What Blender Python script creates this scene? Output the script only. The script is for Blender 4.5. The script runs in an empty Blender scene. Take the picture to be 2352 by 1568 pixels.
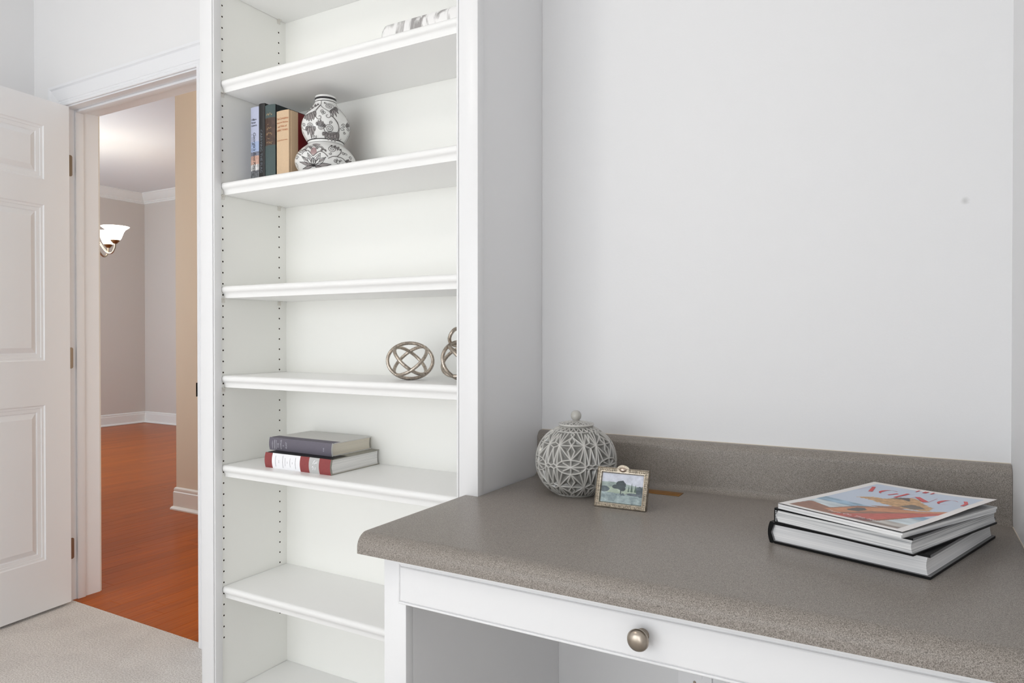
import bpy, bmesh, math, random
import numpy as np
from mathutils import Vector, Matrix, Euler

random.seed(7)
SC = bpy.context.scene
COL = SC.collection
R_ = math.radians
PI = math.pi

# ------------------------------------------------------------------ camera
cam_d = bpy.data.cameras.new('camera')
cam_d.sensor_width = 36.0
cam_d.lens = 1608.3 / 2352 * 36.0
cam_d.clip_start = 0.05
cam = bpy.data.objects.new('camera', cam_d)
cam.location = (0, 0, 1.121)
cam.rotation_euler = (R_(90 - 0.458), 0, R_(29.654))
COL.objects.link(cam)
SC.camera = cam

# ------------------------------------------------------------------ world, lights, exposure
world = bpy.data.worlds.new('world')
SC.world = world
world.use_nodes = True
world.node_tree.nodes['Background'].inputs[0].default_value = (0.80, 0.90, 1.0, 1)
world.node_tree.nodes['Background'].inputs[1].default_value = 1.0


def area_light(name, loc, rot, sx, sy, power, color):
    d = bpy.data.lights.new(name, 'AREA')
    d.shape = 'RECTANGLE'
    d.size = sx
    d.size_y = sy
    d.energy = power
    d.color = color
    o = bpy.data.objects.new(name, d)
    o.location = loc
    o.rotation_euler = rot
    COL.objects.link(o)
    return o


# daylight through the office window behind the camera, plus an added side fill
area_light('window_daylight', (-2.05, -2.47, 1.13), (R_(90), 0, 0), 1.9, 1.96, 41, (0.97, 0.99, 1.0))
area_light('window_daylight_b', (-0.35, -2.47, 1.13), (R_(90), 0, 0), 0.9, 1.96, 20, (0.97, 0.99, 1.0))  # lamp of an unseen second window, added as fill from the right
# high sun lamp, added to bounce off the unseen carpet and lift low areas
sun_d = bpy.data.lights.new('sun', 'SUN')
sun_d.energy = 9.0
sun_d.angle = R_(0.6)
sun_d.color = (1.0, 0.97, 0.92)
sun_fill = bpy.data.objects.new('sun', sun_d)
sun_fill.rotation_euler = (R_(30), 0, R_(-6))
COL.objects.link(sun_fill)
# bluish dining room daylight from an unseen lamp set against the closed wall
area_light('dining_daylight', (-6.9, 1.80, 1.55), (R_(90), 0, 0), 1.8, 1.6, 100, (0.66, 0.83, 1.0))
# unseen fill lamp added at the hallway end; no door stands there
area_light('hallway_daylight', (-1.0, 2.05, 1.15), (R_(90), 0, R_(58)), 0.8, 2.0, 15, (1.0, 0.96, 0.90))
# unseen lamp added to brighten only the beige wall
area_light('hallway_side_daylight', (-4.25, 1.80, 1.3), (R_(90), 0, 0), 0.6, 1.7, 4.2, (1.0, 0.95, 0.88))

SC.view_settings.view_transform = 'Standard'
SC.view_settings.look = 'None'
SC.view_settings.gamma = 1.0
SC.view_settings.use_curve_mapping = False
SC.view_settings.exposure = -0.22
cy = SC.cycles
cy.max_bounces = 10
cy.diffuse_bounces = 6
cy.glossy_bounces = 4
cy.transmission_bounces = 6
cy.transparent_max_bounces = 8
cy.caustics_reflective = False
cy.caustics_refractive = False
cy.sample_clamp_indirect = 6.0
cy.use_denoising = True


# ------------------------------------------------------------------ materials
def lin(c):
    return tuple(((v / 255.0) / 12.92 if v / 255.0 <= 0.04045 else ((v / 255.0 + 0.055) / 1.055) ** 2.4) for v in c)


MATS = {}


def mat(name, rgb, rough=0.5, metal=0.0, spec=0.5, bump=None, vary=None, sheen=0.0, coat=0.0, emit=None, attr=None):
    """rgb is sRGB 0-255. bump=(scale, strength, distance). vary=(scale, amount, stretch)."""
    if name in MATS:
        return MATS[name]
    m = bpy.data.materials.new(name)
    m.use_nodes = True
    nt = m.node_tree
    b = nt.nodes['Principled BSDF']
    col = lin(rgb)
    b.inputs['Base Color'].default_value = (*col, 1)
    b.inputs['Roughness'].default_value = rough
    b.inputs['Metallic'].default_value = metal
    b.inputs['Specular IOR Level'].default_value = spec
    if coat:
        b.inputs['Coat Weight'].default_value = coat
        b.inputs['Coat Roughness'].default_value = 0.12
    if sheen:
        b.inputs['Sheen Weight'].default_value = sheen
    tc = nt.nodes.new('ShaderNodeTexCoord')
    if vary:
        mp = nt.nodes.new('ShaderNodeMapping')
        mp.inputs['Scale'].default_value = vary[2] if len(vary) > 2 else (1, 1, 1)
        nt.links.new(tc.outputs['Object'], mp.inputs[0])
        n = nt.nodes.new('ShaderNodeTexNoise')
        n.inputs['Scale'].default_value = vary[0]
        n.inputs['Detail'].default_value = 4
        nt.links.new(mp.outputs[0], n.inputs['Vector'])
        r = nt.nodes.new('ShaderNodeValToRGB')
        k = vary[1]
        r.color_ramp.elements[0].position = 0.3
        r.color_ramp.elements[1].position = 0.7
        r.color_ramp.elements[0].color = (*[max(0, v * (1 - k)) for v in col], 1)
        r.color_ramp.elements[1].color = (*[min(1, v * (1 + k)) for v in col], 1)
        nt.links.new(n.outputs['Fac'], r.inputs[0])
        nt.links.new(r.outputs[0], b.inputs['Base Color'])
    if attr:
        a = nt.nodes.new('ShaderNodeVertexColor')
        a.layer_name = attr
        nt.links.new(a.outputs['Color'], b.inputs['Base Color'])
    if bump:
        n2 = nt.nodes.new('ShaderNodeTexNoise')
        n2.inputs['Scale'].default_value = bump[0]
        n2.inputs['Detail'].default_value = 3
        nt.links.new(tc.outputs['Object'], n2.inputs['Vector'])
        bm = nt.nodes.new('ShaderNodeBump')
        bm.inputs['Strength'].default_value = bump[1]
        bm.inputs['Distance'].default_value = bump[2]
        nt.links.new(n2.outputs['Fac'], bm.inputs['Height'])
        nt.links.new(bm.outputs[0], b.inputs['Normal'])
    if emit:
        b.inputs['Emission Color'].default_value = (*lin(emit[0]), 1)
        b.inputs['Emission Strength'].default_value = emit[1]
    MATS[name] = m
    return m


M_wall = mat('wall_paint', (229, 229, 230), 0.65, spec=0.25, bump=(260, 0.12, 0.001))
M_cab = mat('cabinet_lacquer', (230, 230, 231), 0.32, spec=0.45, bump=(90, 0.02, 0.001))
M_cabin = mat('cabinet_melamine', (241, 241, 237), 0.42, spec=0.4, bump=(500, 0.03, 0.0005))
M_trim = mat('trim_paint', (230, 231, 234), 0.38, spec=0.4)
M_door = mat('door_paint', (235, 237, 240), 0.45, spec=0.4, bump=(220, 0.06, 0.0006))
M_ceil = mat('ceiling_paint', (226, 226, 225), 0.8, spec=0.2)
M_hall = mat('greige_paint', (206, 196, 186), 0.7, spec=0.25, bump=(200, 0.06, 0.001))
M_beige = mat('beige_paint', (220, 206, 187), 0.7, spec=0.25, bump=(200, 0.06, 0.001))
M_htrim = mat('hall_trim_paint', (230, 227, 220), 0.4, spec=0.4)
M_nickel = mat('brushed_nickel', (168, 158, 146), 0.28, metal=1.0, bump=(300, 0.05, 0.0003))
M_hinge = mat('hinge_metal', (150, 140, 128), 0.35, metal=1.0)
M_strike = mat('strike_metal', (70, 62, 54), 0.4, metal=1.0)
M_black = mat('black_cloth', (22, 22, 24), 0.55, spec=0.35, bump=(900, 0.1, 0.0003))
M_gap = mat('dark_gap', (70, 70, 68), 0.9, spec=0.1)


# small wall smudge on the desk wall: added to its own copy of the paint
def wall_with_smudge():
    m = M_wall.copy()
    m.name = 'wall_paint_smudged'
    nt = m.node_tree
    b = nt.nodes['Principled BSDF']
    tc = nt.nodes.new('ShaderNodeTexCoord')
    vm = nt.nodes.new('ShaderNodeVectorMath')
    vm.operation = 'DISTANCE'
    vm.inputs[1].default_value = (0.0918, 1.633, 1.3855)
    nz = nt.nodes.new('ShaderNodeTexNoise')
    nz.inputs['Scale'].default_value = 150
    ad = nt.nodes.new('ShaderNodeMath')
    ad.operation = 'MULTIPLY_ADD'
    ad.inputs[1].default_value = 0.006
    nt.links.new(tc.outputs['Object'], vm.inputs[0])
    nt.links.new(tc.outputs['Object'], nz.inputs['Vector'])
    nt.links.new(nz.outputs['Fac'], ad.inputs[0])
    nt.links.new(vm.outputs['Value'], ad.inputs[2])
    rp = nt.nodes.new('ShaderNodeValToRGB')
    c = lin((229, 229, 230))
    rp.color_ramp.elements[0].position = 0.005
    rp.color_ramp.elements[0].color = (c[0] * 0.78, c[1] * 0.78, c[2] * 0.77, 1)
    rp.color_ramp.elements[1].position = 0.011
    rp.color_ramp.elements[1].color = (*c, 1)
    nt.links.new(ad.outputs[0], rp.inputs[0])
    nt.links.new(rp.outputs[0], b.inputs['Base Color'])
    return m


M_wall_s = wall_with_smudge()


def carpet_mat():
    m = bpy.data.materials.new('carpet_pile')
    m.use_nodes = True
    nt = m.node_tree
    b = nt.nodes['Principled BSDF']
    b.inputs['Roughness'].default_value = 0.95
    b.inputs['Specular IOR Level'].default_value = 0.1
    b.inputs['Sheen Weight'].default_value = 0.25
    tc = nt.nodes.new('ShaderNodeTexCoord')
    n1 = nt.nodes.new('ShaderNodeTexNoise')
    n1.inputs['Scale'].default_value = 190
    n1.inputs['Detail'].default_value = 5
    n1.inputs['Roughness'].default_value = 0.8
    n2 = nt.nodes.new('ShaderNodeTexNoise')
    n2.inputs['Scale'].default_value = 7
    n2.inputs['Detail'].default_value = 3
    for n in (n1, n2):
        nt.links.new(tc.outputs['Object'], n.inputs['Vector'])
    r1 = nt.nodes.new('ShaderNodeValToRGB')
    r1.color_ramp.elements[0].position = 0.36
    r1.color_ramp.elements[1].position = 0.60
    r1.color_ramp.elements[0].color = (*lin((190, 181, 174)), 1)
    r1.color_ramp.elements[1].color = (*lin((255, 251, 247)), 1)
    nt.links.new(n1.outputs['Fac'], r1.inputs[0])
    r2 = nt.nodes.new('ShaderNodeValToRGB')
    r2.color_ramp.elements[0].position = 0.38
    r2.color_ramp.elements[1].position = 0.55
    r2.color_ramp.elements[0].color = (0.93, 0.925, 0.925, 1)
    r2.color_ramp.elements[1].color = (1, 1, 1, 1)
    nt.links.new(n2.outputs['Fac'], r2.inputs[0])
    mx = nt.nodes.new('ShaderNodeMix')
    mx.data_type = 'RGBA'
    mx.blend_type = 'MULTIPLY'
    mx.inputs[0].default_value = 1.0
    nt.links.new(r1.outputs[0], mx.inputs[6])
    nt.links.new(r2.outputs[0], mx.inputs[7])
    nt.links.new(mx.outputs[2], b.inputs['Base Color'])
    bm = nt.nodes.new('ShaderNodeBump')
    bm.inputs['Strength'].default_value = 0.8
    bm.inputs['Distance'].default_value = 0.006
    nt.links.new(n1.outputs['Fac'], bm.inputs['Height'])
    nt.links.new(bm.outputs[0], b.inputs['Normal'])
    return m


def wood_mat(name, board_rows=False):
    m = bpy.data.materials.new(name)
    m.use_nodes = True
    nt = m.node_tree
    b = nt.nodes['Principled BSDF']
    b.inputs['Roughness'].default_value = 0.3
    b.inputs['Specular IOR Level'].default_value = 0.12
    tc = nt.nodes.new('ShaderNodeTexCoord')
    geo = nt.nodes.new('ShaderNodeNewGeometry')
    oi = nt.nodes.new('ShaderNodeObjectInfo')
    mp = nt.nodes.new('ShaderNodeMapping')
    mp.inputs['Scale'].default_value = (95, 3.0, 1)
    nt.links.new(geo.outputs['Position'], mp.inputs[0])
    n = nt.nodes.new('ShaderNodeTexNoise')
    n.inputs['Scale'].default_value = 1.0
    n.inputs['Detail'].default_value = 6
    n.inputs['Roughness'].default_value = 0.65
    n.inputs['Distortion'].default_value = 0.6
    nt.links.new(mp.outputs[0], n.inputs['Vector'])
    r = nt.nodes.new('ShaderNodeValToRGB')
    e = r.color_ramp.elements
    e[0].position = 0.30
    e[0].color = (*lin((150, 68, 5)), 1)
    e[1].position = 0.72
    e[1].color = (*lin((186, 94, 12)), 1)
    nt.links.new(n.outputs['Fac'], r.inputs[0])
    hs = nt.nodes.new('ShaderNodeHueSaturation')
    mr = nt.nodes.new('ShaderNodeMapRange')
    mr.inputs['To Min'].default_value = 0.88
    mr.inputs['To Max'].default_value = 1.08
    if board_rows:
        br = nt.nodes.new('ShaderNodeTexBrick')
        br.offset = 0.43
        br.inputs['Color1'].default_value = (0, 0, 0, 1)
        br.inputs['Color2'].default_value = (1, 1, 1, 1)
        br.inputs['Mortar'].default_value = (0.2, 0.2, 0.2, 1)
        br.inputs['Scale'].default_value = 1.0
        br.inputs['Mortar Size'].default_value = 0.0008
        br.inputs['Brick Width'].default_value = 1.1
        br.inputs['Row Height'].default_value = 0.083
        mp2 = nt.nodes.new('ShaderNodeMapping')
        mp2.inputs['Rotation'].default_value = (0, 0, R_(90))
        nt.links.new(geo.outputs['Position'], mp2.inputs[0])
        nt.links.new(mp2.outputs[0], br.inputs['Vector'])
        nt.links.new(br.outputs['Color'], mr.inputs['Value'])
    else:
        nt.links.new(oi.outputs['Random'], mr.inputs['Value'])
    nt.links.new(mr.outputs[0], hs.inputs['Value'])
    nt.links.new(r.outputs[0], hs.inputs['Color'])
    nt.links.new(hs.outputs[0], b.inputs['Base Color'])
    bm = nt.nodes.new('ShaderNodeBump')
    bm.inputs['Strength'].default_value = 0.08
    bm.inputs['Distance'].default_value = 0.001
    nt.links.new(n.outputs['Fac'], bm.inputs['Height'])
    nt.links.new(bm.outputs[0], b.inputs['Normal'])
    return m


def laminate_mat():
    m = bpy.data.materials.new('speckled_laminate')
    m.use_nodes = True
    nt = m.node_tree
    b = nt.nodes['Principled BSDF']
    b.inputs['Roughness'].default_value = 0.30
    b.inputs['Specular IOR Level'].default_value = 0.22
    tc = nt.nodes.new('ShaderNodeTexCoord')
    n = nt.nodes.new('ShaderNodeTexNoise')
    n.inputs['Scale'].default_value = 850
    n.inputs['Detail'].default_value = 3
    n.inputs['Roughness'].default_value = 0.75
    nt.links.new(tc.outputs['Object'], n.inputs['Vector'])
    r = nt.nodes.new('ShaderNodeValToRGB')
    e = r.color_ramp.elements
    e[0].position = 0.34
    e[0].color = (*lin((88, 82, 77)), 1)
    e[1].position = 0.66
    e[1].color = (*lin((176, 168, 160)), 1)
    nt.links.new(n.outputs['Fac'], r.inputs[0])
    nt.links.new(r.outputs[0], b.inputs['Base Color'])
    bm = nt.nodes.new('ShaderNodeBump')
    bm.inputs['Strength'].default_value = 0.004
    bm.inputs['Distance'].default_value = 0.0002
    nt.links.new(n.outputs['Fac'], bm.inputs['Height'])
    nt.links.new(bm.outputs[0], b.inputs['Normal'])
    return m


def pages_mat(name, c0, c1, axis_scale, rough=0.85):
    m = bpy.data.materials.new(name)
    m.use_nodes = True
    nt = m.node_tree
    b = nt.nodes['Principled BSDF']
    b.inputs['Roughness'].default_value = rough
    b.inputs['Specular IOR Level'].default_value = 0.15
    tc = nt.nodes.new('ShaderNodeTexCoord')
    mp = nt.nodes.new('ShaderNodeMapping')
    mp.inputs['Scale'].default_value = axis_scale
    nt.links.new(tc.outputs['Object'], mp.inputs[0])
    n = nt.nodes.new('ShaderNodeTexNoise')
    n.inputs['Scale'].default_value = 1.0
    n.inputs['Detail'].default_value = 3
    nt.links.new(mp.outputs[0], n.inputs['Vector'])
    r = nt.nodes.new('ShaderNodeValToRGB')
    e = r.color_ramp.elements
    e[0].position = 0.36
    e[0].color = (*lin(c0), 1)
    e[1].position = 0.58
    e[1].color = (*lin(c1), 1)
    nt.links.new(n.outputs['Fac'], r.inputs[0])
    nt.links.new(r.outputs[0], b.inputs['Base Color'])
    return m


M_carpet = carpet_mat()
M_plank = wood_mat('oak_plank')
M_floorwood = wood_mat('oak_floor', True)
M_lam = laminate_mat()


# ------------------------------------------------------------------ mesh helpers
class MB:
    """Collects geometry; build() links it as one mesh object."""

    def __init__(self):
        self.v = []
        self.f = []
        self.mi = []

    def add(self, verts, faces, mi=0):
        o = len(self.v)
        self.v += [tuple(map(float, p)) for p in verts]
        self.f += [tuple(i + o for i in f) for f in faces]
        self.mi += [mi] * len(faces)
        return self

    def box(self, x0, x1, y0, y1, z0, z1, bevel=0.0, seg=2, mi=0):
        if bevel <= 0:
            vs = [(x, y, z) for x in (x0, x1) for y in (y0, y1) for z in (z0, z1)]
            fs = [(0, 1, 3, 2), (4, 6, 7, 5), (0, 4, 5, 1), (2, 3, 7, 6), (0, 2, 6, 4), (1, 5, 7, 3)]
            return self.add(vs, fs, mi)
        bm = bmesh.new()
        bmesh.ops.create_cube(bm, size=1.0)
        for v in bm.verts:
            v.co = Vector(((x0 + x1) / 2 + v.co.x * (x1 - x0), (y0 + y1) / 2 + v.co.y * (y1 - y0), (z0 + z1) / 2 + v.co.z * (z1 - z0)))
        bmesh.ops.bevel(bm, geom=bm.edges[:], offset=bevel, segments=seg, profile=0.5, affect='EDGES')
        bm.verts.index_update()
        self.add([v.co[:] for v in bm.verts], [[v.index for v in f.verts] for f in bm.faces], mi)
        bm.free()
        return self

    def extrude(self, pts, fn, t0, t1, mi=0, cuts=None, mifn=None):
        """closed 2D outline pts extruded from t0 to t1; fn(p, t) -> 3D."""
        ts = [t0] + list(cuts or []) + [t1]
        n = len(pts)
        vs = [fn(p, t) for t in ts for p in pts]
        o = len(self.v)
        self.v += [tuple(map(float, p)) for p in vs]
        for j in range(len(ts) - 1):
            for i in range(n):
                k = (i + 1) % n
                self.f.append((o + j * n + i, o + j * n + k, o + (j + 1) * n + k, o + (j + 1) * n + i))
                self.mi.append(mifn(i, j) if mifn else mi)
        self.f.append(tuple(o + i for i in range(n)))
        self.mi.append(mi)
        self.f.append(tuple(o + (len(ts) - 1) * n + i for i in range(n)))
        self.mi.append(mi)
        return self

    def lathe(self, prof, c=(0, 0, 0), n=48, mi=0, axis='z'):
        """prof: list of (r, h). r=0 at ends closes it."""
        vs, rows = [], []
        for r, h in prof:
            if r <= 1e-7:
                rows.append([len(vs)])
                vs.append((0, 0, h))
            else:
                rows.append([len(vs) + i for i in range(n)])
                vs += [(r * math.cos(2 * PI * i / n), r * math.sin(2 * PI * i / n), h) for i in range(n)]
        fs = []
        for a, b in zip(rows, rows[1:]):
            for i in range(n):
                j = (i + 1) % n
                if len(a) == 1 and len(b) == 1:
                    continue
                if len(a) == 1:
                    fs.append((a[0], b[j], b[i]))
                elif len(b) == 1:
                    fs.append((a[i], a[j], b[0]))
                else:
                    fs.append((a[i], a[j], b[j], b[i]))
        if axis == 'y':      # h runs along -y
            vs = [(x, -z, y) for x, y, z in vs]
        elif axis == 'x':
            vs = [(z, x, y) for x, y, z in vs]
        vs = [(p[0] + c[0], p[1] + c[1], p[2] + c[2]) for p in vs]
        return self.add(vs, fs, mi)

    def tube(self, pts, r, n=10, closed=False, mi=0, rfn=None):
        P = [Vector(p) for p in pts]
        m = len(P)
        tang = []
        for i in range(m):
            a = P[(i - 1) % m] if (closed or i > 0) else P[i]
            b = P[(i + 1) % m] if (closed or i < m - 1) else P[i]
            tang.append((b - a).normalized())
        ref = Vector((0, 0, 1)) if abs(tang[0].z) < 0.9 else Vector((1, 0, 0))
        u = tang[0].cross(ref).normalized()
        vs = []
        for i in range(m):
            u = (u - tang[i] * u.dot(tang[i])).normalized()
            w = tang[i].cross(u)
            rr = rfn(i) if rfn else r
            for k in range(n):
                a = 2 * PI * k / n
                vs.append(P[i] + u * (rr * math.cos(a)) + w * (rr * math.sin(a)))
        fs = []
        for i in range(m if closed else m - 1):
            j = (i + 1) % m
            for k in range(n):
                l = (k + 1) % n
                fs.append((i * n + k, i * n + l, j * n + l, j * n + k))
        if not closed:
            fs.append(tuple(range(n - 1, -1, -1)))
            fs.append(tuple((m - 1) * n + k for k in range(n)))
        return self.add(vs, fs, mi)

    def ribbon(self, pts, w, mi=0, up=None):
        """flat ribbon; pts 3D, w width or list, up = list of normals or one normal."""
        P = [Vector(p) for p in pts]
        m = len(P)
        vs = []
        for i in range(m):
            t = (P[min(i + 1, m - 1)] - P[max(i - 1, 0)])
            nn = Vector(up[i]) if isinstance(up, list) else Vector(up)
            s = t.cross(nn)
            s = s.normalized() if s.length > 1e-12 else Vector((1, 0, 0))
            ww = w[i] if isinstance(w, (list, tuple)) else w
            vs += [P[i] - s * ww / 2, P[i] + s * ww / 2]
        fs = [(2 * i, 2 * i + 1, 2 * i + 3, 2 * i + 2) for i in range(m - 1)]
        return self.add(vs, fs, mi)

    def build(self, name, mats, parent=None, smooth=None, recalc=True, loc=None):
        me = bpy.data.meshes.new(name)
        me.from_pydata(self.v, [], self.f)
        if not isinstance(mats, (list, tuple)):
            mats = [mats]
        for m in mats:
            me.materials.append(m)
        if len(mats) > 1:
            me.polygons.foreach_set('material_index', self.mi)
        if recalc:
            bm = bmesh.new()
            bm.from_mesh(me)
            bmesh.ops.recalc_face_normals(bm, faces=bm.faces[:])
            bm.to_mesh(me)
            bm.free()
        if smooth is not None:
            me.polygons.foreach_set('use_smooth', [True] * len(me.polygons))
            me.set_sharp_from_angle(angle=R_(smooth))
        me.update()
        o = bpy.data.objects.new(name, me)
        COL.objects.link(o)
        if parent is not None:
            o.parent = parent
        if loc:
            o.location = loc
        return o


def tag(o, label=None, cat=None, group=None, kind=None):
    if label:
        o['label'] = label
    if cat:
        o['category'] = cat
    if group:
        o['group'] = group
    if kind:
        o['kind'] = kind
    return o


def thing(name, label, cat, loc=(0, 0, 0), rot=(0, 0, 0), group=None):
    o = bpy.data.objects.new(name, None)
    o.empty_display_size = 0.05
    COL.objects.link(o)
    o.location = loc
    o.rotation_euler = rot
    return tag(o, label, cat, group)


def struct(o, label=None):
    o['kind'] = 'structure'
    if label:
        o['label'] = label
    return o


def catmull(pts, per=8, closed=False):
    P = [np.array(p, float) for p in pts]
    n = len(P)
    out = []
    for i in range(n if closed else n - 1):
        p0 = P[(i - 1) % n] if (closed or i > 0) else 2 * P[0] - P[1]
        p1 = P[i]
        p2 = P[(i + 1) % n]
        p3 = P[(i + 2) % n] if (closed or i + 2 < n) else 2 * P[-1] - P[-2]
        for k in range(per):
            t = k / per
            out.append(0.5 * ((2 * p1) + (-p0 + p2) * t + (2 * p0 - 5 * p1 + 4 * p2 - p3) * t * t + (-p0 + 3 * p1 - 3 * p2 + p3) * t ** 3))
    if not closed:
        out.append(P[-1])
    return [tuple(p) for p in out]


def text_geo(body, size=1.0, align='LEFT', shear=0.0, spacing=1.0, line=1.0):
    """flat letter shapes of the built-in font as (verts2d, faces)."""
    cu = bpy.data.curves.new('lettering_tmp', 'FONT')
    cu.body = body
    cu.size = size
    cu.align_x = align
    cu.align_y = 'CENTER'
    cu.shear = shear
    cu.space_character = spacing
    cu.space_line = line
    cu.resolution_u = 3
    ob = bpy.data.objects.new('lettering_tmp', cu)
    COL.objects.link(ob)
    dg = bpy.context.evaluated_depsgraph_get()
    me = ob.evaluated_get(dg).to_mesh()
    vs = [(v.co.x, v.co.y) for v in me.vertices]
    fs = [tuple(p.vertices) for p in me.polygons]
    ob.evaluated_get(dg).to_mesh_clear()
    bpy.data.objects.remove(ob)
    bpy.data.curves.remove(cu)
    return vs, fs


def letters(mb, body, size, fn, align='LEFT', shear=0.0, spacing=1.0, line=1.0, mi=0):
    vs, fs = text_geo(body, size, align, shear, spacing, line)
    mb.add([fn(x, y) for x, y in vs], fs, mi)
    return mb


def color_grid(name, nx, ny, posfn, colfn, material, parent, smooth=True):
    """a printed sheet: grid of nx x ny cells, colour attribute from colfn(U, V) arrays in sRGB 0-255."""
    U, V = np.meshgrid(np.linspace(0, 1, nx + 1), np.linspace(0, 1, ny + 1))
    c = colfn(U, V)
    vs = [posfn(u, v) for u, v in zip(U.ravel(), V.ravel())]
    fs = [(j * (nx + 1) + i, j * (nx + 1) + i + 1, (j + 1) * (nx + 1) + i + 1, (j + 1) * (nx + 1) + i) for j in range(ny) for i in range(nx)]
    me = bpy.data.meshes.new(name)
    me.from_pydata(vs, [], fs)
    ca = me.color_attributes.new('print', 'FLOAT_COLOR', 'POINT')
    cc = np.clip(c, 0, 255) / 255.0
    cc = np.where(cc <= 0.04045, cc / 12.92, ((cc + 0.055) / 1.055) ** 2.4)
    rgba = np.concatenate([cc.reshape(-1, 3), np.ones((cc.size // 3, 1))], 1)
    ca.data.foreach_set('color', rgba.astype(np.float32).ravel())
    me.materials.append(material)
    if smooth:
        me.polygons.foreach_set('use_smooth', [True] * len(me.polygons))
    o = bpy.data.objects.new(name, me)
    COL.objects.link(o)
    o.parent = parent
    return o


def inpoly(U, V, poly):
    ins = np.zeros(U.shape, bool)
    n = len(poly)
    for i in range(n):
        x1, y1 = poly[i]
        x2, y2 = poly[(i + 1) % n]
        c = ((y1 > V) != (y2 > V)) & (U < (x2 - x1) * (V - y1) / (y2 - y1 + 1e-12) + x1)
        ins ^= c
    return ins


def vnoise(U, V, s, seed=0):
    """smooth value noise in numpy."""
    rng = np.random.RandomState(seed)
    g = rng.rand(256)

    def h(i, j):
        return g[(i * 57 + j * 131 + seed) % 256]
    x, y = U * s, V * s
    i, j = np.floor(x).astype(int), np.floor(y).astype(int)
    fx, fy = x - i, y - j
    fx, fy = fx * fx * (3 - 2 * fx), fy * fy * (3 - 2 * fy)
    return (h(i, j) * (1 - fx) + h(i + 1, j) * fx) * (1 - fy) + (h(i, j + 1) * (1 - fx) + h(i + 1, j + 1) * fx) * fy


# ------------------------------------------------------------------ the setting
YW = 1.633          # desk wall and door wall
XR = 0.1677         # right wall
XL = -3.331         # left wall
CEIL = 2.95
JX0, JX1, JZ = -3.089, -2.228, 2.078    # clear opening of the doorway

mb = MB()
mb.box(XL - 0.1, JX0 - 0.016, YW, 1.770, 0, CEIL)
mb.box(JX0 - 0.016, JX1 + 0.016, YW, 1.770, JZ + 0.016, CEIL)
mb.box(JX1 + 0.016, XR + 0.12, YW, 1.770, 0, CEIL)
struct(mb.build('wall_back', M_wall_s), 'pale grey-white painted wall behind the desk and around the doorway')
struct(MB().box(XL - 0.1, XL, -2.5, YW, 0, CEIL).build('wall_left', M_wall))
struct(MB().box(XR, XR + 0.12, -2.5, YW, 0, CEIL).build('wall_right', M_wall))
mb = MB()
for x0, x1, z0, z1 in ((XL - 0.1, -3.0, 0, CEIL), (-3.0, -1.1, 0, 0.14), (-3.0, -1.1, 2.12, CEIL), (-1.1, -0.8, 0, CEIL), (-0.8, 0.1, 0, 0.14), (-0.8, 0.1, 2.12, CEIL), (0.1, XR + 0.12, 0, CEIL)):
    mb.box(x0, x1, -2.62, -2.5, z0, z1)
struct(mb.build('wall_rear', M_wall))
for i, (x0, x1) in enumerate(((-3.0, -1.1), (-0.8, 0.1))):  # second opening and frame are unseen, added for the side fill lamp
    w = MB()
    for a, b, c, d in ((x0 - 0.07, x0, 0.07, 2.19), (x1, x1 + 0.07, 0.07, 2.19), (x0, x1, 2.12, 2.19), (x0, x1, 0.07, 0.14)):
        w.box(a, b, -2.5, -2.482, c, d)
    w.box(x0, x1, -2.60, -2.58, 1.40, 1.44)
    struct(w.build('window_%d' % (i + 1), M_trim))
struct(MB().box(XL - 0.1, XR + 0.12, -2.62, 1.77, CEIL, CEIL + 0.1).build('ceiling', M_ceil))
struct(MB().box(XL, XR, -2.5, 1.652, -0.05, 0.0).build('floor', M_carpet), 'pale beige cut-pile carpet in the office')

# hallway and dining room beyond the doorway
struct(MB().box(-8.8, XL - 0.1, 1.65, 1.77, 0, CEIL).build('wall_dining_near', M_hall))
struct(MB().box(-8.77, -8.65, 1.77, 5.67, 0, CEIL).build('wall_dining_left', M_hall))
struct(MB().box(-8.65, -4.01, 5.55, 5.67, 0, CEIL).build('wall_dining_far', M_hall))
struct(MB().box(-4.13, -0.6, 2.86, 2.98, 0, CEIL).build('wall_hallway', M_beige), 'beige wall across the hallway seen through the doorway')
struct(MB().box(-4.13, -4.01, 2.98, 5.55, 0, CEIL).build('wall_dining_right', M_hall))
struct(MB().box(-0.6, -0.5, 1.77, 2.98, 0, CEIL).build('wall_hallway_end', M_beige))
struct(MB().box(-8.77, -0.5, 1.77, 5.67, CEIL, CEIL + 0.1).build('ceiling_hallway', M_ceil))
fl = struct(MB().box(-8.77, -0.5, 1.652, 5.67, -0.05, -0.002).build('floor_hallway', M_floorwood), 'glossy orange-brown oak plank floor of the hallway')
# planks near the doorway, one by one
pw, gap = 0.083, 0.0008
plank_mesh = {}
row = 0
x = -5.02
while x < -2.1:
    y = 1.653 - random.uniform(0.1, 1.0)
    ymax = 3.5
    while y < ymax:
        L = random.choice((0.8, 1.0, 1.2))
        ya, yb = max(y, 1.653), min(y + L, ymax)
        if yb - ya > 0.05:
            ctr = Vector(((x + pw / 2), (ya + yb) / 2, 0))
            if not (ctr.x > -4.0 and ya > 2.86):
                key = (round(yb - ya, 3))
                me = plank_mesh.get(key)
                if me is None:
                    tmp = MB().box(-pw / 2 + gap / 2, pw / 2 - gap / 2, -(yb - ya) / 2 + gap / 2, (yb - ya) / 2 - gap / 2, -0.002, 0.0, bevel=0.0005, seg=1)
                    o = tmp.build('plank', M_plank, fl)
                    plank_mesh[key] = o.data
                else:
                    o = bpy.data.objects.new('plank', me)
                    COL.objects.link(o)
                    o.parent = fl
                o.location = ctr
        y += L
    x += pw
    row += 1


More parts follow.
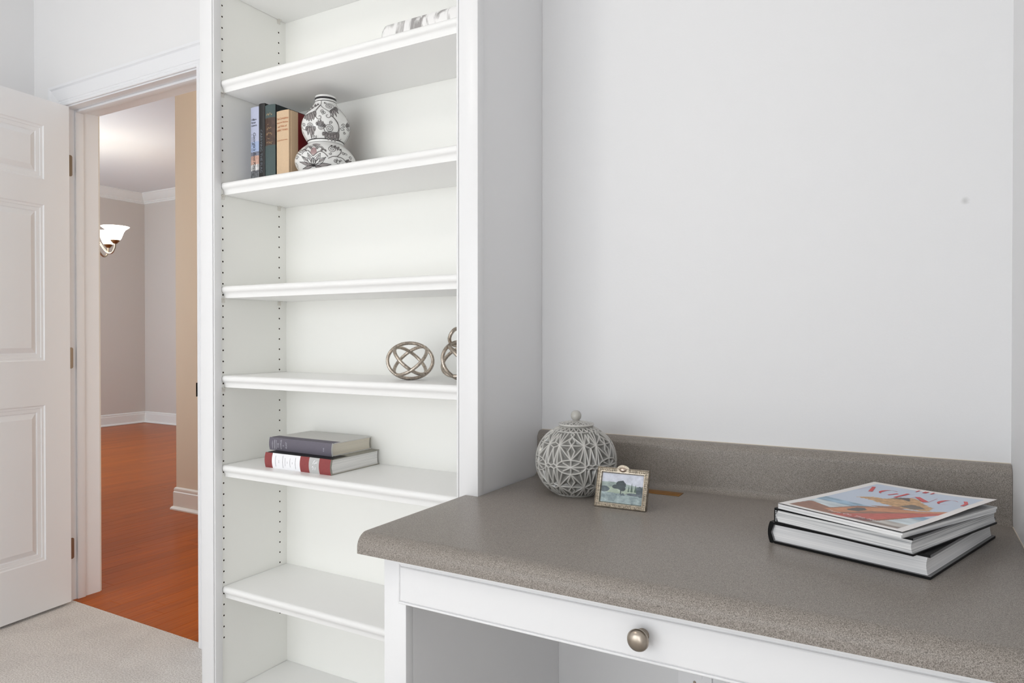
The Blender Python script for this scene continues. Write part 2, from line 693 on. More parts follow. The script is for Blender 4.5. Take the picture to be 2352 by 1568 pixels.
def base_profile():
    return [(0, 0), (0.028, 0), (0.028, 0.008), (0.022, 0.018), (0.014, 0.022), (0.014, 0.112), (0.010, 0.118), (0.012, 0.126), (0.010, 0.136), (0.004, 0.142), (0, 0.144)]


def run_profile(prof, a, b, nrm, name, m, label=None, parent=None, ea=0.0, eb=0.0):
    """extrude prof (offset, z) along a->b, offset along nrm; ea, eb mitre the ends (length per offset)."""
    a, b, n = Vector((*a, 0)), Vector((*b, 0)), Vector((*nrm, 0))
    d = (b - a).normalized()
    mb = MB()
    k = len(prof)
    vs = [a + n * o + Vector((0, 0, z)) - d * (ea * o) for o, z in prof] + [b + n * o + Vector((0, 0, z)) + d * (eb * o) for o, z in prof]
    fs = [(i, (i + 1) % k, k + (i + 1) % k, k + i) for i in range(k)] + [tuple(range(k)), tuple(range(k, 2 * k))]
    mb.add(vs, fs)
    o = mb.build(name, m, parent, smooth=30)
    return struct(o, label)


bp = base_profile()
run_profile(bp, (-4.13, 2.86), (-0.6, 2.86), (0, -1), 'baseboard_hallway', M_htrim, 'cream baseboard with shoe moulding along the beige wall', ea=1.0)
run_profile(bp, (-4.13, 5.55), (-4.13, 2.86), (-1, 0), 'baseboard_dining_right', M_htrim, eb=1.0)
run_profile(bp, (-8.65, 5.55), (-4.13, 5.55), (0, -1), 'baseboard_dining_far', M_htrim, ea=-1.0)
run_profile(bp, (-8.65, 1.77), (-8.65, 5.55), (1, 0), 'baseboard_dining_left', M_htrim, eb=-1.0)
cp = [(0, CEIL), (0.10, CEIL), (0.10, CEIL - 0.012), (0.088, CEIL - 0.018), (0.070, CEIL - 0.045), (0.040, CEIL - 0.080), (0.022, CEIL - 0.092), (0.022, CEIL - 0.104), (0.012, CEIL - 0.108), (0.012, CEIL - 0.122), (0.0, CEIL - 0.128)]
run_profile(cp, (-8.65, 5.55), (-4.13, 5.55), (0, -1), 'trim_1', M_htrim, 'crown moulding on the far dining room wall', ea=-1.0)
run_profile(cp, (-8.65, 1.77), (-8.65, 5.55), (1, 0), 'trim_2', M_htrim, 'crown moulding on the left dining room wall', eb=-1.0)
wf = MB()  # unseen frame put around the added hallway lamp; wall behind is closed
for a, b, c, d in ((-4.62, -4.56, 0.38, 2.22), (-3.94, -3.88, 0.38, 2.22), (-4.56, -3.94, 2.16, 2.22), (-4.56, -3.94, 0.38, 0.44)):
    wf.box(a, b, 1.77, 1.79, c, d)
struct(wf.build('window_4', M_htrim))
wf = MB()  # unseen frame dressing the dining lamp; wall behind has no opening
for a, b, c, d in ((-7.87, -7.8, 0.68, 2.42), (-6.0, -5.93, 0.68, 2.42), (-7.8, -6.0, 2.35, 2.42), (-7.8, -6.0, 0.68, 0.75)):
    wf.box(a, b, 1.77, 1.79, c, d)
struct(wf.build('window_3', M_htrim))

# door frame: jambs, stops, casing
dj = bpy.data.objects.new('door_1', None)
COL.objects.link(dj)
struct(dj, 'white door frame with moulded casing around the open doorway')
MB().box(JX0 - 0.016, JX0, YW - 0.001, 1.771, 0, JZ).build('jamb', M_trim, dj)
MB().box(JX1, JX1 + 0.016, YW - 0.001, 1.771, 0, JZ).build('jamb', M_trim, dj)
MB().box(JX0 - 0.016, JX1 + 0.016, YW - 0.001, 1.771, JZ, JZ + 0.016).build('head_jamb', M_trim, dj)
MB().box(JX0, JX0 + 0.010, 1.671, 1.704, 0, JZ, bevel=0.002).build('door_stop', M_trim, dj, smooth=40)
MB().box(JX1 - 0.010, JX1, 1.671, 1.704, 0, JZ, bevel=0.002).build('door_stop', M_trim, dj, smooth=40)
MB().box(JX0 + 0.010, JX1 - 0.010, 1.671, 1.704, JZ - 0.010, JZ, bevel=0.002).build('door_stop', M_trim, dj, smooth=40)
casing = [(0, 0), (0, 0.009), (0.003, 0.011), (0.010, 0.011), (0.0115, 0.0095), (0.013, 0.011), (0.020, 0.012), (0.0215, 0.0105), (0.023, 0.0125), (0.066, 0.017), (0.0685, 0.0175), (0.0695, 0.0145), (0.0715, 0.0155), (0.076, 0.021), (0.086, 0.021), (0.088, 0.018), (0.088, 0)]


def casing_set(y, sgn, nm):
    xi0, xi1, zi = JX0 - 0.005, JX1 + 0.005, JZ + 0.005
    k = len(casing)

    def piece(fa, fb, name):
        mb = MB()
        mb.add([fa(w, t) for w, t in casing] + [fb(w, t) for w, t in casing],
               [(i, (i + 1) % k, k + (i + 1) % k, k + i) for i in range(k)] + [tuple(range(k)), tuple(range(k, 2 * k))])
        return mb.build(name, M_trim if sgn < 0 else M_htrim, dj, smooth=25)
    piece(lambda w, t: (xi0 - w, y + sgn * t, 0), lambda w, t: (xi0 - w, y + sgn * t, zi + w), nm)
    piece(lambda w, t: (xi0 - w, y + sgn * t, zi + w), lambda w, t: (xi1 + w, y + sgn * t, zi + w), 'head_' + nm)
    piece(lambda w, t: (xi1 + w, y + sgn * t, 0), lambda w, t: (xi1 + w, y + sgn * t, zi + w), nm)


casing_set(YW, -1, 'casing')
casing_set(1.770, 1, 'hallway_casing')
MB().box(JX1 - 0.0015, JX1 + 0.001, 1.622, 1.665, 0.903, 0.953, bevel=0.0006).build('strike_plate', M_strike, dj)

# ------------------------------------------------------------------ office door (opens into the room)
DW, DT = 0.852, 0.035
door = thing('panel_door', 'white six-panel door standing open at the left edge', 'door')
dvec = Vector((0.0349, -0.2798, 0)).normalized()     # from hinge edge to latch edge
dnor = Vector((-dvec.y, dvec.x, 0))                  # face towards the bookcase
ang = math.atan2(dvec.y, dvec.x)
door.location = (-3.0445, 1.6249, 0)
door.rotation_euler = (0, 0, ang)
# local: x along the door, y = out of the visible face, z up
SX = [0.0, 0.105, 0.371, 0.481, 0.747, DW]
SZ = [0.012, 0.217, 0.8426, 1.0213, 1.648, 1.7494, 1.9667, 2.073]
fm = MB()
for side in (0.0, -DT):
    for i in range(5):
        for j in range(7):
            if i in (1, 3) and j in (1, 3, 5):
                continue
            fm.add([(SX[i], side, SZ[j]), (SX[i + 1], side, SZ[j]), (SX[i + 1], side, SZ[j + 1]), (SX[i], side, SZ[j + 1])], [(0, 1, 2, 3)])
for a, b in (((0, 0), (0, 1)), ((1, 0), (1, 1))):
    xx = SX[0] if a[0] == 0 else SX[-1]
    fm.add([(xx, 0, SZ[0]), (xx, -DT, SZ[0]), (xx, -DT, SZ[-1]), (xx, 0, SZ[-1])], [(0, 1, 2, 3)])
for zz in (SZ[0], SZ[-1]):
    fm.add([(0, 0, zz), (DW, 0, zz), (DW, -DT, zz), (0, -DT, zz)], [(0, 1, 2, 3)])
fm.build('leaf', M_door, door)
rings = [(0.0, 0.0), (0.004, 0.0035), (0.0125, 0.0045), (0.0135, 0.0065), (0.027, 0.0085), (0.030, 0.0115), (0.032, 0.0115), (0.050, 0.0035), (0.0515, 0.0025)]
for i in (1, 3):
    for j in (1, 3, 5):
        pm = MB()
        for side, s in ((0.0, -1), (-DT, 1)):
            loops = []
            for ins, dep in rings:
                x0, x1, z0, z1 = SX[i] + ins, SX[i + 1] - ins, SZ[j] + ins, SZ[j + 1] - ins
                y = side + s * dep
                loops.append([(x0, y, z0), (x1, y, z0), (x1, y, z1), (x0, y, z1)])
            vs = [p for l in loops for p in l]
            fs = []
            for q in range(len(loops) - 1):
                for e in range(4):
                    fs.append((q * 4 + e, q * 4 + (e + 1) % 4, q * 4 + 4 + (e + 1) % 4, q * 4 + 4 + e))
            fs.append(tuple((len(loops) - 1) * 4 + e for e in range(4)))
            pm.add(vs, fs)
        pm.build('raised_panel', M_door, door, smooth=12)
for zc_ in (1.8395, 1.0275, 0.2205):
    hm = MB()
    # leaf on the jamb, rounded corners; drawn in door-local coordinates through world
    W = []
    for t in np.linspace(0, 1, 7):
        a = t * PI / 2
        W.append((0.024 + 0.008 * math.sin(a), 0.0365 + 0.008 * math.cos(a)))
    outline = [(0.0, 0.0445)] + W + [(p[0], -p[1]) for p in reversed(W)] + [(0.0, -0.0445)]
    inv = (Matrix.Translation(door.location) @ Matrix.Rotation(ang, 4, 'Z')).inverted()
    hm.extrude(outline, lambda p, t: inv @ Vector((JX0 + t, 1.628 + p[0], zc_ + p[1])), 0.0004, 0.0024)
    hg = hm.build('hinge', M_hinge, door)
    pn = MB()
    pn.lathe([(0, -0.046), (0.006, -0.045), (0.006, 0.045), (0, 0.046)], n=14)
    o = pn.build('hinge_pin', M_hinge, hg, smooth=40)
    o.location = inv @ Vector((-3.083, 1.6185, zc_))
    sm = MB()
    sm.lathe([(0.0, 0.0012), (0.0035, 0.0008), (0.004, 0.0)], n=12)
    o = sm.build('screw', M_strike, hg, smooth=40)
    o.matrix_local = inv @ Matrix.Translation((JX0 + 0.0024, 1.6365, zc_)) @ Matrix.Rotation(R_(90), 4, 'Y')
kb = MB()
kb.lathe([(0, 0.062), (0.018, 0.060), (0.027, 0.050), (0.028, 0.042), (0.020, 0.030), (0.011, 0.022), (0.011, 0.008), (0.030, 0.006), (0.032, 0.0), (0, 0)], n=24)
k_ = kb.build('door_knob', M_nickel, door, smooth=40)
k_.rotation_euler = (R_(-90), 0, 0)
k_.location = (0.787, 0, 0.93)

# ------------------------------------------------------------------ bookcase
XS = -1.7262         # inner face of the left side
XB = -0.8895         # inner face of the right side
bk = thing('bookcase', 'tall white built-in bookcase with open adjustable shelves', 'bookcase')
TOP = 2.45
# left side panel with real pin holes
sp = MB()
Y0, Y1 = 1.3365, 1.632
holes_y = (1.3451, 1.5526)
z0h = 2.0713
ks = list(range(-9, 58))
zt, zb_ = z0h + 0.016 - 0.032 * ks[0], z0h - 0.016 - 0.032 * ks[-1]
hw = 0.008
sp.add([(XS - 0.048, Y0, 0), (XS - 0.048, Y1, 0), (XS - 0.048, Y1, TOP), (XS - 0.048, Y0, TOP)], [(0, 1, 2, 3)])
sp.add([(XS, Y0, 0), (XS - 0.048, Y0, 0), (XS - 0.048, Y0, TOP), (XS, Y0, TOP)], [(0, 1, 2, 3)])
cols = [Y0, holes_y[0] - hw, holes_y[0] + hw, holes_y[1] - hw, holes_y[1] + hw, Y1]


def q(y0, y1, z0, z1):
    sp.add([(XS, y0, z0), (XS, y1, z0), (XS, y1, z1), (XS, y0, z1)], [(0, 1, 2, 3)])


for a, b in zip(cols, cols[1:]):
    if b - a > 0.0165 or a == Y0 or b == Y1:
        q(a, b, 0, TOP)
for hy in holes_y:
    q(hy - hw, hy + hw, 0, zb_)
    q(hy - hw, hy + hw, zt, TOP)
    for k in ks:
        zc_ = z0h - 0.032 * k
        o8 = [(hy + hw, zc_), (hy + hw, zc_ + 0.016), (hy, zc_ + 0.016), (hy - hw, zc_ + 0.016), (hy - hw, zc_), (hy - hw, zc_ - 0.016), (hy, zc_ - 0.016), (hy + hw, zc_ - 0.016)]
        i8 = [(hy + 0.0026 * math.cos(PI / 4 * e), zc_ + 0.0026 * math.sin(PI / 4 * e)) for e in range(8)]
        vs = [(XS, y, z) for y, z in o8] + [(XS, y, z) for y, z in i8] + [(XS - 0.011, y, z) for y, z in i8]
        fs = []
        for e in range(8):
            g = (e + 1) % 8
            fs += [(e, g, 8 + g, 8 + e), (8 + e, 8 + g, 16 + g, 16 + e)]
        fs.append(tuple(range(16, 24)))
        sp.add(vs, [f for f in fs if max(f) < 16])
        sp.add(vs, [f for f in fs if max(f) >= 16], 1)
sp.build('side_panel', [M_cabin, mat('raw_chipboard', (84, 70, 58), 0.95, spec=0.1)], bk, recalc=False)  # chipboard inside the holes, coloured darker to paint in their shade
MB().box(XB, -0.839, 1.3365, 1.632, 0, TOP).build('side_panel', M_cab, bk)
MB().box(XS, XB, 1.581, 1.60, 0, TOP).build('back_panel', M_cabin, bk)
MB().box(-1.7806, XS - 0.0018, 1.3115, 1.3365, 0, TOP, bevel=0.0012).build('stile', M_cab, bk, smooth=40)
MB().box(-0.8846, -0.834, 1.3115, 1.3365, 0, TOP, bevel=0.0012).build('stile', M_cab, bk, smooth=40)
MB().box(XS + 0.0004, XS + 0.0052, 1.3128, 1.3365, 0, TOP, bevel=0.001).build('inner_bead', M_cab, bk, smooth=40)
MB().box(-0.8918, -0.8868, 1.3128, 1.3365, 0, TOP, bevel=0.001).build('inner_bead', M_cab, bk, smooth=40)
MB().box(XS - 0.0018, XS + 0.0004, 1.318, 1.3365, 0, TOP).build('seam_filler', M_gap, bk)
MB().box(-0.8868, -0.8846, 1.318, 1.3365, 0, TOP).build('seam_filler', M_gap, bk)
MB().box(-1.774, -0.839, 1.3365, 1.632, TOP, TOP + 0.02).build('top_panel', M_cab, bk)
MB().box(XS, -0.8868, 1.3125, 1.3355, 2.33, TOP).build('top_rail', M_cab, bk)
MB().box(XS, XB, 1.3355, 1.352, 0.0, 0.05).build('kick_rail', M_cab, bk)
nose = [(1.3485, 0), (1.3445, -0.0006), (1.3415, -0.0024), (1.3392, -0.0055), (1.3383, -0.0095), (1.3390, -0.0135), (1.3412, -0.0170), (1.3440, -0.0190), (1.3462, -0.0215), (1.3476, -0.0250), (1.3486, -0.0295), (1.3492, -0.0345), (1.3500, -0.0350)]
SH = [2.146, 1.856, 1.562, 1.2645, 1.0070, 0.7485, 0.3965, 0.0868]
shelf_prof = nose + [(1.5805, -0.035), (1.5805, 0)]
sm_ = None
for z in SH:
    if sm_ is None:
        o = MB().extrude(shelf_prof, lambda p, t: (t, p[0], p[1]), XS + 0.0012, XB - 0.001).build('shelf', mat('shelf_melamine', (238, 238, 237), 0.34, spec=0.45), bk, smooth=35)
        sm_ = o.data
    else:
        o = bpy.data.objects.new('shelf', sm_)
        COL.objects.link(o)
        o.parent = bk
    o.location = (0, 0, z)
M_clip = mat('clear_plastic_clip', (225, 222, 216), 0.25, spec=0.5)
for z in SH[:5]:
    for hy in holes_y:
        cm = MB()
        cm.box(XS, XS + 0.0012, hy - 0.006, hy + 0.006, z - 0.048, z - 0.0352)
        cm.box(XS, XS + 0.009, hy - 0.006, hy + 0.006, z - 0.0366, z - 0.0352)
        cm.add([(XS, hy, z - 0.047), (XS, hy + 0.0012, z - 0.047), (XS + 0.008, hy + 0.0012, z - 0.0366), (XS + 0.008, hy, z - 0.0366)], [(0, 1, 2, 3)])
        cm.build('shelf_clip', M_clip, bk)

# ------------------------------------------------------------------ desk and countertop
ZC = 0.7644
ct = thing('countertop', 'grey speckled laminate countertop with rolled front edge', 'countertop')


def counter_outline(y_back):
    pts = [(0.957, ZC - 0.036)]
    r = 0.025
    for i in range(0, 11):
        a = PI + (PI / 2) * (-i / 10.0)
        pts.append((0.957 + r + r * math.cos(a), ZC - r + r * math.sin(a)))
    pts += [(y_back, ZC), (y_back, ZC - 0.036)]
    return pts


cm = MB()
cm.extrude(counter_outline(1.3105), lambda p, t: (t, p[0], p[1]), -0.8665, -0.833)
cm.extrude(counter_outline(1.6325), lambda p, t: (t, p[0], p[1]), -0.833, XR - 0.0006)
# front edge of the slab beside the bookcase: closed at the side panel
cm.build('slab', M_lam, ct, smooth=35)
bsp = [(1.6325, ZC)]
bsp += [(1.590, ZC)]
for i in range(1, 7):
    a = -PI / 2 + (PI / 2) * i / 6.0
    bsp.append((1.590 + 0.015 * math.cos(a), ZC + 0.015 + 0.015 * math.sin(a)))
HB = 0.8765
bsp.append((1.605, HB - 0.020))
for i in range(1, 9):
    a = PI - (PI / 2) * i / 8.0
    bsp.append((1.624 + 0.019 * math.cos(a), HB - 0.019 + 0.019 * math.sin(a)))
bsp.append((1.6325, HB))
MB().extrude(bsp, lambda p, t: (t, p[0], p[1]), -0.8385, XR - 0.0006).build('backsplash', M_lam, ct, smooth=35)
M_caulk = mat('caulk_bead', (214, 204, 190), 0.6)
MB().tube([(-0.838, 1.6325, HB + 0.0004), (XR - 0.001, 1.6325, HB + 0.0004)], 0.0013, 6).build('caulk_bead', M_caulk, ct)
MB().tube([(XR - 0.0004, 0.985, ZC + 0.0004), (XR - 0.0004, 1.592, ZC + 0.0004)], 0.0011, 6).build('caulk_bead', M_caulk, ct)

dk = thing('desk_base', 'white knee-hole desk base with a shallow drawer under the grey counter', 'desk')
MB().box(-0.8403, -0.790, 1.0005, 1.0205, 0, ZC - 0.0365, bevel=0.001).build('stile', M_cab, dk, smooth=40)
MB().box(-0.832, -0.790, 1.021, 1.632, 0, ZC - 0.0365).build('side_panel', M_cab, dk)
MB().box(-0.790, XR - 0.001, 1.002, 1.0205, 0.690, ZC - 0.0365).build('apron_rail', M_cab, dk)
MB().box(-0.786, XR - 0.003, 1.021, 1.45, 0.655, 0.667).build('drawer_bottom', M_cabin, dk)
MB().box(-0.7895, -0.778, 1.021, 1.45, 0.655, 0.722).build('drawer_side', M_cabin, dk)
drw = bpy.data.objects.new('drawer_front', None)
# moulded drawer front
x0, x1, z0, z1 = -0.7953, XR - 0.006, 0.6425, 0.7262
dl = [(0, 0, 0.0205), (0, 0, 0.0065), (0.0007, 0.0010, 0.0040), (0.0020, 0.0035, 0.0024), (0.0038, 0.0075, 0.0020), (0.0050, 0.0110, 0.0026), (0.0058, 0.0132, 0.0044), (0.0066, 0.0148, 0.0050), (0.0076, 0.0160, 0.0016), (0.0090, 0.0175, 0.0008)]
dm = MB()
loops = []
for ins_b, ins_t, yy in dl:
    y = 0.9798 + yy
    loops.append([(x0 + ins_b, y, z0 + ins_b), (x1 - ins_b, y, z0 + ins_b), (x1 - ins_b, y, z1 - ins_t), (x0 + ins_b, y, z1 - ins_t)])
vs = [p for l in loops for p in l]
fs = [(0, 1, 2, 3)]
for qn in range(len(loops) - 1):
    for e in range(4):
        fs.append((qn * 4 + e, qn * 4 + (e + 1) % 4, qn * 4 + 4 + (e + 1) % 4, qn * 4 + 4 + e))
fs.append(tuple((len(loops) - 1) * 4 + e for e in range(4)))
dm.add(vs, fs)
bpy.data.objects.remove(drw)
drw = dm.build('drawer_front', M_cab, dk, smooth=20)
kn = MB()
kn.lathe([(0, 0.0300), (0.006, 0.0297), (0.0115, 0.0280), (0.0150, 0.0248), (0.0164, 0.0215), (0.0160, 0.0195), (0.0140, 0.0175), (0.0100, 0.0160), (0.0070, 0.0140), (0.0062, 0.0110), (0.0068, 0.0060), (0.0092, 0.0020), (0.0098, 0.0), (0, 0)], n=40, axis='y')
o = kn.build('knob', M_nickel, drw, smooth=50)
o.location = (-0.3385, 0.9806, 0.6845)
o['label'] = 'brushed nickel mushroom knob'

# wall outlet in the knee hole
M_plate = mat('outlet_plastic', (238, 238, 240), 0.35)
ol = thing('wall_outlet', 'white duplex outlet on the wall under the desk', 'outlet', (-0.4354, YW, 0.3121))
MB().box(-0.0395, 0.0395, -0.006, 0, -0.062, 0.062, bevel=0.002).build('cover_plate', M_plate, ol, smooth=40)
for s in (1, -1):
    rec = []
    for i in range(28):
        a = 2 * PI * i / 28
        rec.append((0.0172 * max(-1, min(1, 1.18 * math.cos(a))), s * 0.0195 + max(-0.0115, min(0.0115, 0.0165 * math.sin(a)))))
    rm = MB().extrude(rec, lambda p, t: (p[0], t, p[1]), -0.0075, -0.005).build('receptacle', M_plate, ol)
    sl = MB()
    for sx in (-0.0062, 0.0062):
        sl.box(sx - 0.0011, sx + 0.0011, -0.0079, -0.0074, s * 0.0195, s * 0.0195 + 0.0075)
    sl.build('slot', M_gap, rm)
o = MB().lathe([(0, 0.0016), (0.003, 0.0012), (0.0036, 0.0)], n=16, axis='y').build('screw', M_nickel, ol, smooth=40)
o.location = (0, -0.006, 0)

# ------------------------------------------------------------------ books
M_pg_w = pages_mat('paper_white', (208, 208, 207), (236, 235, 233), (3, 3, 1200))
M_pg_c = pages_mat('paper_cream', (212, 205, 192), (228, 222, 208), (3, 3, 1900))
M_pg_m = pages_mat('paper_magazine', (170, 172, 174), (232, 232, 232), (4, 4, 520))


def spine_y(z, T, b):
    return -b * (1 - ((z - T / 2) / (T / 2)) ** 2)


def book(name, label, W, D, T, mats, pages, loc, rot, bulge=0.004, c=0.0025, ycut=0.0, bands=None, inset=0.003, groove=0.0012, group=None, ycut2=None, tail_flat=False):
    """mats = [boards, spine, inside, extra...]; bands = [(x_end_fraction, material index)]."""
    root = thing(name, label, 'book', loc, rot, group)
    out = [(D, 0.0)]
    if ycut2:
        out.append((ycut2, 0.0))
    if ycut > 0.011:
        out.append((ycut, 0.0))
    out += [(0.0095, 0.0), (0.007, groove), (0.0045, 0.0002), (0.001, 0.0)]
    n = 10
    out += [(spine_y(T * i / n, T, bulge), T * i / n) for i in range(0, n + 1)]
    out += [(0.001, T), (0.0045, T - 0.0002), (0.007, T - groove), (0.0095, T)]
    if ycut > 0.011:
        out.append((ycut, T))
    if ycut2:
        out.append((ycut2, T))
    out += [(D, T)]
    k = len(out)
    inn = [(D, T - c), (0.003 + c, T - c), (c * 0.5, T * 0.5), (0.003 + c, c), (D, c)]
    pts = out + inn
    cuts = [W * f for f, _ in (bands or [])[:-1]]

    def mifn(i, j):
        if i >= k - 1:
            return 2 if i < len(pts) - 1 else 0
        ym = (pts[i][0] + pts[i + 1][0]) / 2
        if ym < 0.002 and bands:
            return bands[j][1]
        if ym < max(ycut, 0.002):
            return 1
        if ycut2 and ym < ycut2:
            return 3
        return 0
    mb = MB()
    mb.extrude(pts, lambda p, t: (t, p[0], p[1]), 0, W, cuts=cuts, mifn=mifn)
    mb.build('cover', mats, root, smooth=30)
    pb = MB()
    nz = 6
    y1 = D - inset
    prof = [(0.0012, c + 0.0002)]
    prof += [(y1 - 0.0022 * math.sin(PI * i / nz), c + 0.0002 + (T - 2 * c - 0.0004) * i / nz) for i in range(nz + 1)]
    prof += [(0.0012, T - c - 0.0002)]
    prof += [(spine_y(T * t, T, bulge * 0.6) + 0.002, T * t) for t in (0.75, 0.5, 0.25)]
    pb.extrude(prof, lambda p, t: (t, p[0], p[1]), inset, W - inset)
    pb.build('page_block', pages, root, smooth=30)
    return root


def spine_letters(root, specs, T, bulge, material, name='lettering'):
    """specs: (text, size, xc, zc, mode, align, shear, spacing); mode h: level on a standing book, d: reading downwards, u: along thickness on a lying book."""
    for txt, size, xc, zc, mode, align, shear, spac in specs:
        mb = MB()

        def fn(u, v):
            if mode == 'h':
                z = zc - u
                x = xc + v
            elif mode == 'd':
                z = zc - v
                x = xc - u
            else:
                z = zc + u
                x = xc - v
            return (x, spine_y(z, T, bulge) - 0.00025, z)
        letters(mb, txt, size, fn, align, shear, spac)
        mb.build(name, material, root, recalc=False)


UP = (0, R_(-90), 0)
ZS2 = 1.562
# pale dust-jacket book
M_j1 = mat('lavender_jacket', (186, 190, 212), 0.4)
M_in = mat('endpaper', (214, 208, 196), 0.8)
M_prn = mat('printed_sheet', (200, 200, 200), 0.38, attr='print')
T1, W1 = 0.0345, 0.2225
b1 = book('upright_book', 'pale lavender jacketed book with dark script title, leftmost upright book', W1, 0.155, T1, [M_j1, M_j1, M_in], M_pg_w, (-1.6395, 1.402, ZS2), UP, bulge=0.002, groove=0.0004, group='upright books beside the vase')


def b1_print(U, V):
    n = vnoise(U, V, 34, 3) * 0.6 + vnoise(U, V, 80, 9) * 0.4
    c = np.zeros(U.shape + (3,))
    c[:] = (182, 187, 210)
    sky = V < 0.55
    c[sky] = (160, 176, 208)
    bl = (V < 0.42) & (V > 0.365)
    c[bl] = np.array((120, 124, 140)) + 90 * (n[bl][:, None] - 0.5)
    br = (V <= 0.365) & (V > 0.25)
    c[br] = np.array((196, 158, 142)) + 70 * (n[br][:, None] - 0.5)
    wh = (V <= 0.25) & (V > 0.17)
    c[wh] = np.array((205, 205, 205)) + 190 * (n[wh][:, None] - 0.6)
    dk_ = V <= 0.17
    c[dk_] = np.array((96, 98, 102)) + 150 * (n[dk_][:, None] - 0.5)
    return c


color_grid('spine_print', 24, 150, lambda u, v: (0.001 + v * (W1 - 0.002), spine_y(T1 * (1 - u), T1, 0.002) - 0.0002, T1 * (1 - u)), b1_print, M_prn, b1)
M_ink = mat('black_ink', (30, 30, 34), 0.5)
spine_letters(b1, [('William', 0.0085, 0.186, T1 * 0.94, 'h', 'LEFT', 0, 0.9), ('Pitman', 0.0085, 0.1775, T1 * 0.94, 'h', 'LEFT', 0, 0.9), ('Roberts', 0.0085, 0.169, T1 * 0.94, 'h', 'LEFT', 0, 0.9),
                   ("Georgia's Best Kept", 0.0155, 0.150, T1 * 0.50, 'd', 'LEFT', 0.25, 0.92), ('A  HISTORY  OF  MCINT', 0.0062, 0.146, T1 * 0.82, 'd', 'LEFT', 0, 1.15)], T1, 0.0024, M_ink)

# black book
M_bk2 = mat('black_jacket', (26, 24, 25), 0.42)
M_tx2 = mat('dim_grey_ink', (112, 120, 128), 0.5)
T2, W2 = 0.0245, 0.227
b2 = book('upright_book', 'tall black book between the pale book and the green book', W2, 0.16, T2, [M_bk2, M_bk2, M_in], M_pg_c, (-1.6135, 1.400, ZS2), UP, bulge=0.0025, groove=0.0006, group='upright books beside the vase')
spine_letters(b2, [('CARRYING THE FLAG', 0.0128, 0.152, T2 * 0.52, 'd', 'LEFT', 0, 1.0)], T2, 0.0028, M_tx2)

# dark green cloth book with brown spine label
M_gr = mat('green_cloth', (74, 88, 88), 0.75, bump=(1400, 0.25, 0.0004), vary=(700, 0.14))
M_grd = mat('dark_green_board', (22, 32, 36), 0.6)
M_brn = mat('brown_label', (72, 52, 42), 0.5, vary=(90, 0.35))
M_gilt = mat('gilt', (196, 168, 128), 0.4, metal=0.6)
T3, W3 = 0.041, 0.2175
b3 = book('upright_book', 'dark green cloth book with brown spine label and gilt marks', W3, 0.152, T3, [M_grd, M_grd, M_in, M_gr, M_brn], M_pg_c, (-1.5706, 1.400, ZS2), UP, bulge=0.005, group='upright books beside the vase',
          bands=[(0.47, 3), (0.83, 4), (1.0, 3)])
gm = MB()


def b3p(x, z):
    return (x, spine_y(z, T3, 0.005) - 0.0004, z)


rr = random.Random(3)
for zc_, xc_, n_ in ((0.6, 0.162, 1), (0.5, 0.150, 4), (0.5, 0.135, 5), (0.52, 0.121, 2), (0.5, 0.1085, 5), (0.5, 0.190, 5)):
    for k in range(n_):
        zz = T3 * zc_ - (k - (n_ - 1) / 2) * 0.0048
        pts = [b3p(xc_ + rr.uniform(-0.003, 0.003), zz + 0.0016), b3p(xc_ + rr.uniform(-0.004, 0.004), zz + 0.0005), b3p(xc_ + rr.uniform(-0.004, 0.004), zz - 0.0006), b3p(xc_ + rr.uniform(-0.003, 0.003), zz - 0.0018)]
        gm.ribbon(catmull(pts, 4), 0.0008, up=(0, -1, 0))
gm.build('gilt_marks', M_gilt, b3, recalc=False)['kind'] = 'stuff'

# tan spine, red boards
M_tan = mat('tan_cloth', (207, 180, 149), 0.8, bump=(1200, 0.2, 0.0004), vary=(600, 0.06))
M_red = mat('dark_red_board', (112, 8, 14), 0.5)
M_or = mat('rust_ink', (176, 98, 52), 0.6)
T4, W4 = 0.0485, 0.1945
b4 = book('upright_book', 'tan-spined book with dark red boards, next to the vase', W4, 0.150, T4, [M_red, M_tan, M_in], M_pg_c, (-1.5188, 1.402, ZS2), UP, bulge=0.003, ycut=0.034, groove=0.0018, group='upright books beside the vase')
spine_letters(b4, [('The Complete', 0.0082, 0.172, T4 / 2, 'h', 'CENTER', 0, 0.95), ('Humorous Sketches', 0.0061, 0.161, T4 / 2, 'h', 'CENTER', 0, 0.88), ('and Tales of', 0.0075, 0.150, T4 / 2, 'h', 'CENTER', 0, 0.95), ('MARK TWAIN', 0.0074, 0.139, T4 / 2, 'h', 'CENTER', 0, 0.9),
                   ('Edited by Charles Neider', 0.0045, 0.111, T4 / 2, 'h', 'CENTER', 0, 0.9), ('HANOVER HOUSE', 0.0052, 0.012, T4 / 2, 'h', 'CENTER', 0, 0.9)], T4, 0.0033, M_or)

